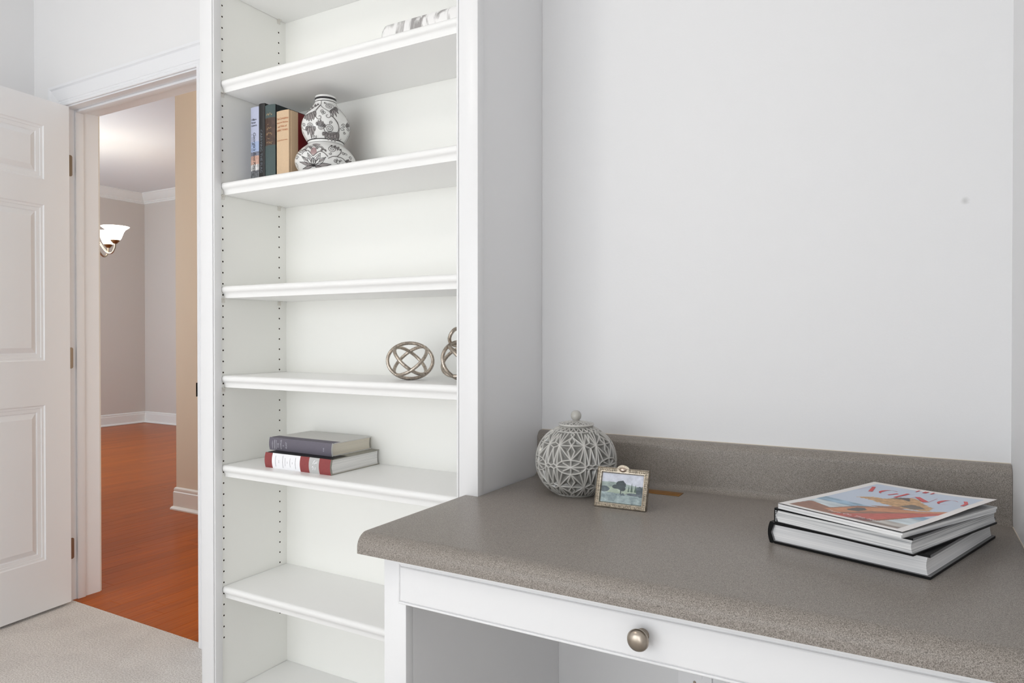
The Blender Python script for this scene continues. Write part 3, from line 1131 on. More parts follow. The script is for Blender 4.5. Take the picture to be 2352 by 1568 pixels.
# two books lying on the fifth shelf
ZS5 = 0.7485
M_rd5 = mat('brick_red_cloth', (140, 64, 64), 0.7, bump=(1200, 0.15, 0.0003), vary=(300, 0.08))
M_gy5 = mat('grey_board', (150, 148, 138), 0.7)
M_wh5 = mat('white_label', (240, 240, 243), 0.5)
M_sl5 = mat('silver_label', (186, 187, 186), 0.45)
T5, W5, D5 = 0.0425, 0.251, 0.194
b5 = book('lying_book', 'thick book with red spine and white label, lower of the two stacked', W5, D5, T5, [M_gy5, M_black, M_in, M_black, M_rd5, M_wh5, M_sl5], M_pg_w, (-1.592, 1.381, ZS5), (0, 0, 0), bulge=0.004, ycut=0.012, ycut2=0.066, group='stacked books on the shelf',
          bands=[(0.118, 4), (0.552, 5), (0.688, 4), (0.836, 6), (1.0, 4)])
lm = MB()
rr = random.Random(5)
for fx, L, h in ((0.175, 0.030, 0.0014), (0.228, 0.008, 0.0012), (0.288, 0.034, 0.0016), (0.325, 0.022, 0.0012), (0.362, 0.006, 0.0012), (0.402, 0.024, 0.0014), (0.440, 0.005, 0.0012), (0.484, 0.031, 0.0014)):
    z = T5 / 2 - L / 2
    while z < T5 / 2 + L / 2:
        dz = rr.uniform(0.0012, 0.0026)
        z2 = min(z + dz, T5 / 2 + L / 2)
        xx = W5 * fx
        lm.add([(xx - h / 2, spine_y(z, T5, 0.004) - 0.0003, z), (xx + h / 2, spine_y(z, T5, 0.004) - 0.0003, z), (xx + h / 2, spine_y(z2, T5, 0.004) - 0.0003, z2), (xx - h / 2, spine_y(z2, T5, 0.004) - 0.0003, z2)], [(0, 1, 2, 3)])
        z = z2 + 0.0009
lm.build('small_print', mat('grey_ink', (120, 118, 122), 0.6), b5, recalc=False)
wm = MB()
for pts in ([(0.745, 0.010), (0.755, 0.016), (0.745, 0.020), (0.738, 0.016)], [(0.775, 0.010), (0.785, 0.018)], [(0.75, 0.026), (0.76, 0.033), (0.775, 0.036)], [(0.77, 0.026), (0.785, 0.030), (0.80, 0.029), (0.805, 0.034)]):
    wm.ribbon([(W5 * a, spine_y(z, T5, 0.004) - 0.0003, z) for a, z in catmull(pts, 5)], 0.0014, up=(0, -1, 0))
wm.build('label_motif', M_wh5, b5, recalc=False)

M_vi = mat('violet_grey_cloth', (106, 102, 113), 0.75, bump=(1500, 0.2, 0.0003), vary=(800, 0.08))
M_lg = mat('light_grey_board', (214, 213, 210), 0.75)
M_sv = mat('silver_ink', (212, 212, 220), 0.4)
T6, W6, D6 = 0.0362, 0.246, 0.158
b6 = book('lying_book', 'violet-grey spined book with silver lettering, upper of the two stacked', W6, D6, T6, [M_lg, M_vi, M_in], M_pg_c, (-1.6175, 1.4185, ZS5 + T5), (0, 0, R_(-0.6)), bulge=0.003, ycut=0.034, group='stacked books on the shelf')
zc_ = T6 / 2
spine_letters(b6, [('THOMAS L.', 0.0048, 0.0150, 0.004, 'u', 'LEFT', 0, 1.0), ('FRIEDMAN', 0.0055, 0.0235, 0.004, 'u', 'LEFT', 0, 1.0), ('THE', 0.0068, 0.0385, 0.0085, 'u', 'LEFT', 0, 1.15), ('WORLD', 0.0068, 0.0500, 0.0045, 'u', 'LEFT', 0, 1.15), ('IS', 0.0058, 0.0600, 0.0135, 'u', 'LEFT', 0, 1.15), ('FLAT', 0.0074, 0.0715, 0.0075, 'u', 'LEFT', 0.25, 1.15),
                   ('FSG', 0.0052, 0.2180, 0.012, 'u', 'LEFT', 0, 1.3)], T6, 0.0034, M_sv)
MB().ribbon([(0.0300, spine_y(z, T6, 0.003) - 0.0003, z) for z in np.linspace(0.004, 0.030, 8)], 0.0009, up=(0, -1, 0)).build('ruled_line', M_sv, b6, recalc=False)

# ------------------------------------------------------------------ double gourd vase with painted scrolls
VX, VY, VZ = -1.4305, 1.455, 1.562
M_cer = mat('white_glaze', (226, 226, 224), 0.12, spec=0.55)
M_vk = mat('charcoal_glaze', (44, 42, 44), 0.15)
M_vg = mat('grey_brown_glaze', (150, 144, 143), 0.2)
M_vm = mat('mauve_glaze', (164, 138, 138), 0.2)
ctl = [(0.0, 0.055), (0.004, 0.0595), (0.012, 0.068), (0.028, 0.080), (0.044, 0.084), (0.060, 0.0795), (0.075, 0.0685), (0.086, 0.056), (0.0925, 0.0492), (0.096, 0.0486), (0.100, 0.0500), (0.110, 0.0565), (0.126, 0.0640), (0.1455, 0.0662), (0.160, 0.0625), (0.175, 0.0545), (0.1915, 0.0425), (0.203, 0.0335), (0.210, 0.0300), (0.2145, 0.0292), (0.2240, 0.0294), (0.2275, 0.0286), (0.2290, 0.0265)]
cd = catmull(ctl, 8)
pz = np.array([p[0] for p in cd])
pr_ = np.array([p[1] for p in cd])
vase = thing('gourd_vase', 'white double-gourd vase painted with charcoal scrolls and lotus', 'vase', (VX, VY, VZ))
vb = MB()
prof = [(0, 0)] + [(r, z) for z, r in cd] + [(0.0245, 0.2282), (0.0240, 0.222), (0.0265, 0.206), (0.036, 0.19), (0.0, 0.185)]
vb.lathe(prof, n=96)
vb.build('body', M_cer, vase, smooth=50)
cam_ang = math.atan2(-VY, -VX)
ELEV = math.atan2(0.57, 2.04)


def v_surf(z, ang, off=0.0003):
    r = np.interp(z, pz, pr_)
    dz = 0.0008
    dr = (np.interp(z + dz, pz, pr_) - np.interp(z - dz, pz, pr_)) / (2 * dz)
    n = np.array([math.cos(ang), math.sin(ang), -dr])
    n /= np.linalg.norm(n)
    p = np.array([r * math.cos(ang), r * math.sin(ang), z]) + n * off
    return tuple(p), tuple(n)


def v_loc(cx, cy):
    """sketch coordinates (x right, y down, in units of a drawing 1320 wide) to the vase's height and angle."""
    px, py = cx / 8.25 + 670 - 749, cy / 8.25 + 210  # crop pixels back to full image pixels, x from the vase axis
    zax = 0.2290 - (py - 224.5) * 0.001245
    z = zax
    for _ in range(6):
        r = float(np.interp(np.clip(z, 0.001, 0.228), pz, pr_))
        s = max(-0.97, min(0.97, px * 0.001225 / r))
        z = zax - r * math.sin(ELEV) * math.sqrt(1 - s * s) * 0.95
    r = float(np.interp(np.clip(z, 0.001, 0.228), pz, pr_))
    s = max(-0.97, min(0.97, px * 0.001225 / r))
    return max(0.002, min(0.2275, z)), math.asin(s)


strokes = []     # (points in image pixels of the enlarged crop, width in the same pixels)
fills = []       # (polygon in image pixels of the enlarged crop, material index)


def spiral(cx, cy, R, turns=2.2, a0=0.0, sgn=1, sy=1.0, w=9):
    pts = []
    N = int(turns * 14)
    for i in range(N + 1):
        t = i / N
        a = R_(a0) + sgn * 2 * PI * turns * t
        r = R * (1 - 0.93 * t)
        pts.append((cx + r * math.cos(a), cy + sy * r * math.sin(a)))
    strokes.append((pts, w))


def palmette(base0, base1, tips, w=6):
    """toothed half leaf between a base line and a row of tips."""
    n = len(tips)
    bx0, bx1 = np.array(base0, float), np.array(base1, float)
    for i, t in enumerate(tips):
        b = bx0 + (bx1 - bx0) * (i + 0.5) / n
        t = np.array(t, float)
        d = t - b
        L = np.hypot(*d) + 1e-6
        fat = min(0.42, 0.62 * np.hypot(*(bx1 - bx0)) / n / L)
        nrm = np.array((-d[1], d[0])) * fat
        o_ = catmull([b - nrm * 0.7, b + d * 0.35 - nrm, b + d * 0.72 - nrm * 0.7, t], 4) + catmull([t, b + d * 0.72 + nrm * 0.7, b + d * 0.35 + nrm, b + nrm * 0.7], 4)
        fills.append((o_, 1))
        strokes.append((o_, w * 0.8))
        for k_ in (-0.35, 0.0, 0.35):
            strokes.append(([tuple(b + nrm * k_), tuple(b + d * (0.80 - 0.3 * abs(k_)) + nrm * k_ * 0.5)], w * 0.45))
    strokes.append((catmull([base0, tuple((bx0 + bx1) / 2 - (np.mean(np.array(tips), 0) - (bx0 + bx1) / 2) * 0.08), base1], 6), w))


def stroke(pts, w=9, per=6):
    strokes.append((catmull(pts, per), w))


def leaf(a, b, fat=0.3, w=6, fill=None):
    a, b = np.array(a, float), np.array(b, float)
    d = b - a
    nrm = np.array((-d[1], d[0])) * fat
    pts = catmull([a, a + d * 0.45 + nrm, b], 6) + catmull([b, a + d * 0.45 - nrm, a], 6)
    if fill is not None:
        fills.append((pts, fill))
    strokes.append((pts, w))


stroke([(570, 205), (574, 240), (560, 290), (520, 340), (482, 400), (466, 460), (482, 520), (520, 552), (560, 540), (568, 505), (545, 490), (525, 505)])
stroke([(560, 290), (600, 335), (660, 370), (710, 400), (740, 440), (735, 490), (700, 515), (665, 500), (665, 470), (690, 466)])
stroke([(735, 470), (790, 510), (850, 585), (882, 660), (875, 740), (820, 800), (740, 822), (660, 790), (618, 720), (622, 660)], 11)
stroke([(755, 470), (810, 520), (868, 600), (890, 700), (880, 830), (880, 890), (905, 905), (925, 880)], 8)
spiral(715, 705, 80, 2.4, 180, 1, 0.95)
spiral(745, 598, 34, 1.3, 120, 1)
palmette((605, 780), (885, 770), [(598, 840), (640, 888), (690, 920), (755, 935), (815, 942), (868, 905)])
spiral(715, 300, 76, 2.3, 0, -1, 0.72)
spiral(638, 240, 24, 1.2, 0, 1)
stroke([(790, 320), (830, 300), (900, 350), (970, 420)], 8)
palmette((730, 380), (835, 305), [(740, 440), (785, 492), (848, 488), (880, 425), (872, 365)])
spiral(590, 400, 34, 1.4, 90, 1)
leaf((600, 420), (600, 465), 0.4)
leaf((620, 405), (635, 450), 0.4)
stroke([(550, 290), (470, 390), (380, 450), (270, 500)], 9)
palmette((268, 505), (475, 410), [(282, 565), (318, 592), (356, 605), (400, 596), (440, 575), (468, 520)])
stroke([(530, 280), (460, 310), (390, 380), (300, 450)], 7)
palmette((300, 450), (540, 270), [(310, 400), (350, 360), (400, 320), (470, 275), (510, 262)])
spiral(370, 678, 56, 2.2, 0, -1)
palmette((300, 700), (470, 690), [(305, 780), (335, 850), (402, 908), (432, 850), (455, 770)])
spiral(452, 870, 38, 1.4, -40, 1)
spiral(262, 672, 34, 1.4, 180, 1)
stroke([(235, 715), (255, 748), (300, 755), (335, 720)], 8)
spiral(560, 692, 52, 2.0, 0, 1, 0.9)
palmette((485, 660), (650, 690), [(490, 605), (520, 572), (560, 552), (600, 585), (630, 630)])
spiral(972, 640, 42, 1.4, 180, 1)
leaf((905, 690), (985, 710), 0.28)
spiral(987, 762, 28, 1.3, 0, 1)
spiral(1055, 690, 34, 1.4, 0, 1)
palmette((1020, 660), (1080, 640), [(1025, 590), (1045, 560), (1068, 590)])
palmette((1080, 780), (1085, 960), [(1050, 840), (1035, 900), (1030, 960)])
# lower bulb
spiral(770, 1078, 90, 2.4, 20, -1, 0.72)
palmette((720, 1020), (930, 1100), [(760, 1005), (830, 1010), (890, 1030), (925, 1065)])
stroke([(930, 1095), (905, 1150), (860, 1195), (820, 1205)], 12)
spiral(735, 1155, 28, 1.2, 180, -1)
stroke([(690, 1245), (780, 1205), (880, 1212), (960, 1242), (1020, 1310), (1062, 1352)], 11)
spiral(820, 1278, 40, 1.5, -60, 1)
leaf((845, 1260), (885, 1345), 0.3)
spiral(910, 1285, 26, 1.2, 0, -1)
spiral(960, 1335, 28, 1.3, 0, 1)
palmette((1000, 1270), (1060, 1350), [(1070, 1250), (1115, 1275), (1135, 1320), (1125, 1350)])
spiral(1085, 1215, 34, 1.3, 90, -1)
spiral(960, 1150, 32, 1.4, 180, 1)
leaf((985, 1140), (1035, 1165), 0.3)
spiral(205, 1145, 36, 1.4, 0, 1)
spiral(140, 1275, 38, 1.4, 0, -1)
leaf((120, 1370), (135, 1480), 0.25)
stroke([(135, 1195), (180, 1205), (215, 1225)], 14)
stroke([(170, 1100), (240, 1050), (330, 1010)], 8)
# lotus
B0 = (432, 1392)
for a, b in ((330, 1170), (555, 1160)):
    leaf(B0, (a, b), 0.2, 7, 0)
    leaf((432 + (a - 432) * 0.3, 1392 + (b - 1392) * 0.3), (432 + (a - 432) * 0.86, 1392 + (b - 1392) * 0.86), 0.15, 5, 1)
for a, b in ((225, 1235), (655, 1225)):
    leaf(B0, (a, b), 0.17, 7, 0)
    leaf((432 + (a - 432) * 0.4, 1392 + (b - 1392) * 0.4), (432 + (a - 432) * 0.9, 1392 + (b - 1392) * 0.9), 0.12, 5, 1)
for a, b in ((188, 1345), (748, 1350), (240, 1470), (640, 1440)):
    leaf(B0, (a, b), 0.12, 7, 1)
leaf(B0, (430, 1245), 0.3, 7, 0)
for i in range(5):
    stroke([(385 + i * 4, 1330 - i * 14), (430, 1310 - i * 16), (478 - i * 4, 1330 - i * 14)], 5)
fills.append(([(432 + 26 * math.cos(t), 1388 + 26 * math.sin(t)) for t in np.linspace(0, 2 * PI, 16)[:-1]], 2))
for cx_, cy_, r_ in ((350, 1095, 62), (440, 1075, 72), (545, 1085, 66), (610, 1120, 50), (275, 1140, 42)):
    arc = [(cx_ + r_ * math.cos(t), cy_ + 0.75 * r_ * math.sin(t)) for t in np.linspace(0.9 * PI, 2.1 * PI, 14)]
    strokes.append((arc, 9))
    strokes.append(([(cx_ + 0.62 * (x_ - cx_), cy_ + 0.62 * (y_ - cy_)) for x_, y_ in arc], 16))
fills.append((catmull([(385, 1160), (400, 1090), (440, 1065), (480, 1090), (490, 1160), (435, 1200)], 5, True), 3))
stroke([(230, 1205), (270, 1150), (340, 1130), (400, 1190), (430, 1215), (470, 1180), (540, 1130), (620, 1150), (690, 1215)], 13)
fills.append((catmull([(420, 1010), (480, 995), (560, 1005), (520, 1030), (440, 1035)], 5, True), 1))


def v_map(pt, turn, off):
    z, a = v_loc(*pt)
    return v_surf(z, cam_ang + a + turn, off)


pm = MB()
for turn in (0.0, R_(150), R_(-150)):
    for poly, mi in fills:
        c0 = np.mean(np.array(poly), 0)
        c3, _ = v_map(tuple(c0), turn, 0.00035)
        rim = [v_map(p, turn, 0.00035)[0] for p in poly]
        n = len(rim)
        mid = [v_map(tuple(np.array(p) * 0.5 + c0 * 0.5), turn, 0.00035)[0] for p in poly]
        pm.add([c3] + mid + rim, [(0, 1 + i, 1 + (i + 1) % n) for i in range(n)] + [(1 + i, 1 + n + i, 1 + n + (i + 1) % n, 1 + (i + 1) % n) for i in range(n)], {0: 3, 1: 1, 2: 0, 3: 2}[mi])
    for pts, w in strokes:
        P3, N3 = zip(*[v_map(p, turn, 0.0006) for p in pts])
        wm_ = w * 0.001225 / 8.25 * 1.15
        pm.ribbon(list(P3), wm_, 0, up=list(N3))
        if w >= 8:
            P4 = [v_map(p, turn, 0.0008)[0] for p in pts]
            pm.ribbon(P4, wm_ * 0.36, 1, up=list(N3))
for za, zb2 in ((0.2165, 0.2222), (0.2098, 0.2118), (0.0985, 0.1008), (0.0912, 0.0922)):
    for i in range(96):
        a0, a1 = 2 * PI * i / 96, 2 * PI * (i + 1) / 96
        pm.add([v_surf(za, a0)[0], v_surf(za, a1)[0], v_surf(zb2, a1)[0], v_surf(zb2, a0)[0]], [(0, 1, 2, 3)])
pm.build('painted_scrolls', [M_vk, M_vg, M_vm, M_cer], vase, recalc=False)

# ------------------------------------------------------------------ metal knot ornaments
M_knot = mat('antiqued_pewter', (186, 175, 163), 0.3, metal=1.0, vary=(160, 0.3), bump=(260, 0.3, 0.0008))


def knot(label, loc, R, tube, rotz, sz, extra=None):
    t = thing('knot_ornament', label, 'ornament', loc, (0, 0, rotz), 'pewter knot ornaments')
    v = Vector((0, -1, 0))
    norms = [Vector((0.10, -0.98, 0.22)), Vector((0.72, -0.36, 0.66)), Vector((-0.72, -0.40, 0.66))]
    for qn, nn in enumerate(norms):
        nn.normalize()
        a = nn.cross(Vector((0, 0, 1))).normalized()
        b = nn.cross(a)
        N = 220
        rad = R * (1.0, 0.955, 0.985)[qn]
        pts = [Vector((0, 0, 0)) + (a * math.cos(2 * PI * i / N) + b * math.sin(2 * PI * i / N)) * rad for i in range(N)]
        pts = [Vector((p.x, p.y, p.z * sz)) for p in pts]
        m = MB()
        m.tube(pts, tube, 10, True, rfn=lambda i: tube * (1 + 0.055 * math.sin(2 * PI * i / 3.0)))
        o = m.build('ring', M_knot, t, smooth=60)
        zmin = min(p.z for p in pts)
    if extra:
        m = MB()
        N = 120
        off = Matrix.Rotation(-rotz, 3, 'Z') @ Vector((-0.019, 0.0, -0.006))
        pts = [off + Vector((0.020 * math.cos(2 * PI * i / N), 0.006 * math.sin(4 * PI * i / N), R * sz + 0.016 + 0.021 * math.sin(2 * PI * i / N))) for i in range(N)]
        m.tube(pts, tube, 10, True, rfn=lambda i: tube * (1 + 0.10 * math.sin(2 * PI * i / 3.0)))
        m.build('ring', M_knot, t, smooth=60)
    return t


knot('round openwork pewter knot ornament in full view on the shelf', (-1.131, 1.452, 1.007 + 0.0495), 0.0585, 0.0045, R_(38), 0.80)
knot('pewter knot ornament with top loop, half hidden by the bookcase stile', (-0.968, 1.455, 1.007 + 0.0525), 0.0590, 0.0045, R_(60), 0.82, True)

# ------------------------------------------------------------------ marble dish on the top shelf
def marble_mat():
    m = bpy.data.materials.new('grey_veined_marble')
    m.use_nodes = True
    nt = m.node_tree
    b = nt.nodes['Principled BSDF']
    b.inputs['Roughness'].default_value = 0.22
    tc = nt.nodes.new('ShaderNodeTexCoord')
    mp = nt.nodes.new('ShaderNodeMapping')
    mp.inputs['Scale'].default_value = (1, 1, 0.28)
    mp.inputs['Rotation'].default_value = (0, R_(-16), 0)
    w = nt.nodes.new('ShaderNodeTexNoise')
    w.inputs['Scale'].default_value = 26
    w.inputs['Detail'].default_value = 5
    w.inputs['Distortion'].default_value = 1.6
    r = nt.nodes.new('ShaderNodeValToRGB')
    e = r.color_ramp.elements
    e[0].position = 0.40
    e[0].color = (*lin((158, 155, 154)), 1)
    e[1].position = 0.56
    e[1].color = (*lin((238, 237, 236)), 1)
    nt.links.new(tc.outputs['Object'], mp.inputs[0])
    nt.links.new(mp.outputs[0], w.inputs['Vector'])
    nt.links.new(w.outputs['Fac'], r.inputs[0])
    nt.links.new(r.outputs[0], b.inputs['Base Color'])
    return m


def rrect(hx, hy, r, n=8):
    pts = []
    for cx_, cy_, a0 in ((hx - r, hy - r, 0), (-hx + r, hy - r, 90), (-hx + r, -hy + r, 180), (hx - r, -hy + r, 270)):
        for i in range(n + 1):
            a = R_(a0 + 90 * i / n)
            pts.append((cx_ + r * math.cos(a), cy_ + r * math.sin(a)))
    return pts


dm = MB()
levels = [(-0.012, 0.0), (-0.004, 0.003), (0.0, 0.012), (0.0, 0.030), (-0.002, 0.046), (-0.007, 0.056), (-0.0085, 0.0585), (-0.011, 0.059), (-0.013, 0.057), (-0.012, 0.045), (-0.014, 0.012), (-0.03, 0.008)]
vs, fs = [], []
for d, z in levels:
    vs += [(x_, y_, z) for x_, y_ in rrect(0.148 + d, 0.075 + d, max(0.004, 0.03 + d))]
n = len(rrect(1, 1, 0.1))
for k in range(len(levels) - 1):
    for i in range(n):
        j = (i + 1) % n
        fs.append((k * n + i, k * n + j, (k + 1) * n + j, (k + 1) * n + i))
fs += [tuple(range(n)), tuple((len(levels) - 1) * n + i for i in range(n))]
dm.add(vs, fs)
o = dm.build('marble_dish', marble_mat(), smooth=40, loc=(-1.046, 1.470, 1.856))
tag(o, 'grey-veined white marble dish on the highest visible shelf', 'dish')

# ------------------------------------------------------------------ carved ginger jar on the counter
JX, JY = -0.6595, 1.4525
jar = thing('lidded_jar', 'round grey glazed jar with carved star relief and ball-topped lid', 'jar', (JX, JY, ZC))


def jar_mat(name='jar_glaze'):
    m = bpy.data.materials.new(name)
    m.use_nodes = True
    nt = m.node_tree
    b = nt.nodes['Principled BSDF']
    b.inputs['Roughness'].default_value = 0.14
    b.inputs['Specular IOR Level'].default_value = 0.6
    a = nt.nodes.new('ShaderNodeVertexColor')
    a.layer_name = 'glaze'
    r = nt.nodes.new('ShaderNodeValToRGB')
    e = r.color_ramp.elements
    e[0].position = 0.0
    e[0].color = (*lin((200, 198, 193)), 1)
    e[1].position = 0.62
    e[1].color = (*lin((118, 117, 113)), 1)  # carved scoops darker: the pooled tone plus shade painted in for depth
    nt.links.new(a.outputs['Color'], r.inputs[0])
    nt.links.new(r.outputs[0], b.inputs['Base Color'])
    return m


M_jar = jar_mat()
PER = 60.0
segs = []


def sg(*pts):
    for a, b in zip(pts, pts[1:]):
        segs.append((a, b))


for s in (1, -1):
    N_ = 31.5 * s
    for m_ in (1, -1):
        nd = (20 * m_, N_)
        sg(nd, (30 * m_, N_ + 4.5))
        sg(nd, (30 * m_, N_ - 4.5))
        sg(nd, (0, N_))
        sg(nd, (0, 9.5 * s))
        for lx, ly in ((12.5, 7.4), (20, 0.5), (25, 3.0)):
            sg(nd, (lx * m_, ly * s))
        for lx, ly in ((0, 47), (10, 56), (19, 56), (27, 52)):
            sg(nd, (lx * m_, ly * s))
        sg((25 * m_, 3.0 * s), (30 * m_, 1.0 * s))
        sg((25 * m_, 3.0 * s), (20 * m_, 0.3 * s))
        sg((27 * m_, 52 * s), (30 * m_, 36 * s))
        sg((0, 47 * s), (4 * m_, 52 * s), (0, 56 * s))
        sg((30 * m_, 27 * s), (25 * m_, 3.0 * s))
    sg((0, N_), (5, N_ - 9 * s), (0, 9.5 * s), (-5, N_ - 9 * s), (0, N_))
    sg((0, N_), (5, N_ + 8 * s), (0, 47 * s), (-5, N_ + 8 * s), (0, N_))
ell = [(20 * math.cos(t), 9.5 * math.sin(t)) for t in np.linspace(0, 2 * PI, 25)]
sg(*ell)
for p in ((0, 9.5), (0, -9.5), (11, 5.2), (-11, 5.2), (11, -5.2), (-11, -5.2), (20, 0), (-20, 0)):
    sg((0, 0), p)
for k in range(-2, 3):
    for s in (1, -1):
        sg((k * 15 - 7.5, 57 * s), (k * 15, 68 * s), (k * 15 + 7.5, 57 * s))
        sg((k * 15 - 7.5, 57 * s), (k * 15 + 7.5, 57 * s))
A_, B_, ZJ, EXP = 0.0922, 0.0842, 0.0745, 2.12
NU, NV = 540, 230
lat = np.linspace(-61, 70, NV)
lon = np.linspace(0, 360, NU, endpoint=False)
LON, LAT = np.meshgrid(lon, lat)
loc_lon = (LON + PER / 2) % PER - PER / 2
dist = np.full(LON.shape, 1e9)
k_m = A_ * PI / 180.0
cosl = np.cos(np.radians(LAT)) ** 0.85
for (x0_, y0_), (x1_, y1_) in segs:
    for sh in (-PER, 0, PER):
        px_ = (loc_lon - (x0_ + sh)) * cosl
        py_ = LAT - y0_
        dx_ = (x1_ - x0_) * cosl
        dy_ = y1_ - y0_
        t = np.clip((px_ * dx_ + py_ * dy_) / (dx_ * dx_ + dy_ * dy_ + 1e-9), 0, 1)
        dd = np.hypot(px_ - t * dx_, py_ - t * dy_)
        dist = np.minimum(dist, dd)
dm_ = dist * k_m                        # metres to the nearest ridge
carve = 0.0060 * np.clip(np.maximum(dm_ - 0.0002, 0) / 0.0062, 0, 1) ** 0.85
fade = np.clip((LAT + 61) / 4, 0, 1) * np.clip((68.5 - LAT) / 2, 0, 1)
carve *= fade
la = np.radians(LAT)
ex = 2.0 / EXP
rr_ = A_ * np.abs(np.cos(la)) ** ex
zz_ = ZJ + B_ * np.sign(np.sin(la)) * np.abs(np.sin(la)) ** ex
# outward normal, near enough
nr, nz_ = np.cos(la), np.sin(la)
rr_ = rr_ - carve * nr
zz_ = zz_ - carve * nz_
zmin = zz_.min()
view_j = math.degrees(math.atan2(-JY, -JX))
th = np.radians(LON + view_j - 7.0)
X = rr_ * np.cos(th)
Yv = rr_ * np.sin(th)
verts = np.stack([X, Yv, zz_ - zmin], -1).reshape(-1, 3)
jm = MB()
jm.v = [tuple(p) for p in verts]
for j in range(NV - 1):
    for i in range(NU):
        k = (i + 1) % NU
        jm.f.append((j * NU + i, j * NU + k, (j + 1) * NU + k, (j + 1) * NU + i))
jm.f.append(tuple(range(NU - 1, -1, -1)))
jm.f.append(tuple((NV - 1) * NU + i for i in range(NU)))
jm.mi = [0] * len(jm.f)
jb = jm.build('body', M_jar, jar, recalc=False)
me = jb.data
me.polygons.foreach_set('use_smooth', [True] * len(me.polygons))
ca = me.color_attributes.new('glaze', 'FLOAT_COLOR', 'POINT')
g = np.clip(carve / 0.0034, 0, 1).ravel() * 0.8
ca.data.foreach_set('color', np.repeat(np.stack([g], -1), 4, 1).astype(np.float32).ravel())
ztop = float(zz_.max() - zmin)
rtop = float(rr_[-1].max())
# lid with star relief
RL = 0.0408
NR, NA = 46, 240
rad = np.linspace(0.004, RL * 0.93, NR)
an = np.linspace(0, 360, NA, endpoint=False)
AN, RA = np.meshgrid(an, rad)
per = 30.0
la_ = (AN + per / 2) % per - per / 2
d_ = np.full(AN.shape, 1e9)
xx = RA * np.sin(np.radians(la_))
yy = RA * np.cos(np.radians(la_))


def ps(a, r):
    return (r * math.sin(math.radians(a)), r * math.cos(math.radians(a)))


for a, b in ((ps(0, 0.010), ps(0, 0.026)), (ps(0, 0.026), ps(15, 0.037)), (ps(0, 0.026), ps(-15, 0.037)), (ps(15, 0.012), ps(0, 0.026)), (ps(-15, 0.012), ps(0, 0.026)), (ps(0, 0.037), ps(15, 0.020)), (ps(0, 0.037), ps(-15, 0.020))):
    ddx, ddy = b[0] - a[0], b[1] - a[1]
    t = np.clip(((xx - a[0]) * ddx + (yy - a[1]) * ddy) / (ddx * ddx + ddy * ddy), 0, 1)
    d_ = np.minimum(d_, np.hypot(xx - a[0] - t * ddx, yy - a[1] - t * ddy))
lc = 0.0018 * (1 - np.exp(-np.maximum(d_ - 0.0003, 0) / 0.0016)) * np.clip((RL * 0.93 - RA) / 0.002, 0, 1) * np.clip((RA - 0.009) / 0.002, 0, 1)
zl = 0.0068 * (1 - (RA / RL) ** 2) + 0.0035 - lc
lm = MB()
T_ = np.radians(AN)
lm.v = [tuple(p) for p in np.stack([RA * np.cos(T_), RA * np.sin(T_), zl], -1).reshape(-1, 3)]
for j in range(NR - 1):
    for i in range(NA):
        k = (i + 1) % NA
        lm.f.append((j * NA + i, j * NA + k, (j + 1) * NA + k, (j + 1) * NA + i))
base = (NR - 1) * NA
edge = [(RL * 0.97, 0.0046), (RL, 0.0030), (RL * 0.995, 0.0008), (RL * 0.96, -0.0006), (RL * 0.90, -0.0010)]
for r_, z_ in edge:
    o0 = len(lm.v)
    lm.v += [(r_ * math.cos(R_(a)), r_ * math.sin(R_(a)), z_) for a in an]
    for i in range(NA):
        k = (i + 1) % NA
        lm.f.append((base + i, base + k, o0 + k, o0 + i))
    base = o0
lm.f.append(tuple(base + i for i in range(NA)))
lm.mi = [0] * len(lm.f)
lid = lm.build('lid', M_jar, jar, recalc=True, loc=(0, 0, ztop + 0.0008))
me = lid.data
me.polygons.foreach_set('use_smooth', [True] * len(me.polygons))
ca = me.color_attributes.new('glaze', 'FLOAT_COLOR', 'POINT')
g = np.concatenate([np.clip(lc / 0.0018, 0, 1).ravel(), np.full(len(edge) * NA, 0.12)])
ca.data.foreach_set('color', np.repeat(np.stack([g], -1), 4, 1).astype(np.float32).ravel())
kb = MB()
kp = [(0.0075, -0.004), (0.0068, 0.001), (0.0078, 0.0035)]
kp += [(0.0122 * math.cos(a), 0.0128 + 0.0122 * math.sin(a)) for a in np.linspace(-0.85, PI / 2, 16)]
kp[-1] = (0, kp[-1][1])
kb.lathe(kp, n=32)
M_jk = mat('jar_knob_glaze', (176, 174, 168), 0.12, spec=0.6)
kb.build('ball_finial', M_jk, lid, smooth=60, loc=(0, 0, 0.0085))

# ------------------------------------------------------------------ small picture frame
M_pew = mat('antique_silver', (172, 162, 147), 0.3, metal=1.0, vary=(220, 0.35), bump=(500, 0.3, 0.0004))
M_vel = mat('black_velvet', (18, 17, 17), 0.9, sheen=0.3)
fr = thing('picture_frame', 'small ornate silver frame holding a landscape picture', 'picture frame', (-0.5765, 1.3572, ZC + 0.0006), (R_(-17.5), 0, R_(1.6)))
FW, FH, FB = 0.1125, 0.0835, 0.0108
fmesh = MB()
fl_ = [(0.0, 0.0, 0.010), (0.0, 0.0, 0.0020), (0.0012, 0.0, 0.0004), (0.0022, 0, 0.0), (0.0032, 0, 0.0016), (0.0078, 0, 0.0020), (0.0086, 0, 0.0004), (0.0098, 0, 0.0006), (FB, 0, 0.0030), (FB + 0.0012, 0, 0.0052)]
vs, fs = [], []
for ins, _, yy_ in fl_:
    vs += [(ins, yy_, ins), (FW - ins, yy_, ins), (FW - ins, yy_, FH - ins), (ins, yy_, FH - ins)]
for k in range(len(fl_) - 1):
    for e in range(4):
        fs.append((k * 4 + e, k * 4 + (e + 1) % 4, k * 4 + 4 + (e + 1) % 4, k * 4 + 4 + e))
fmesh.add(vs, fs)
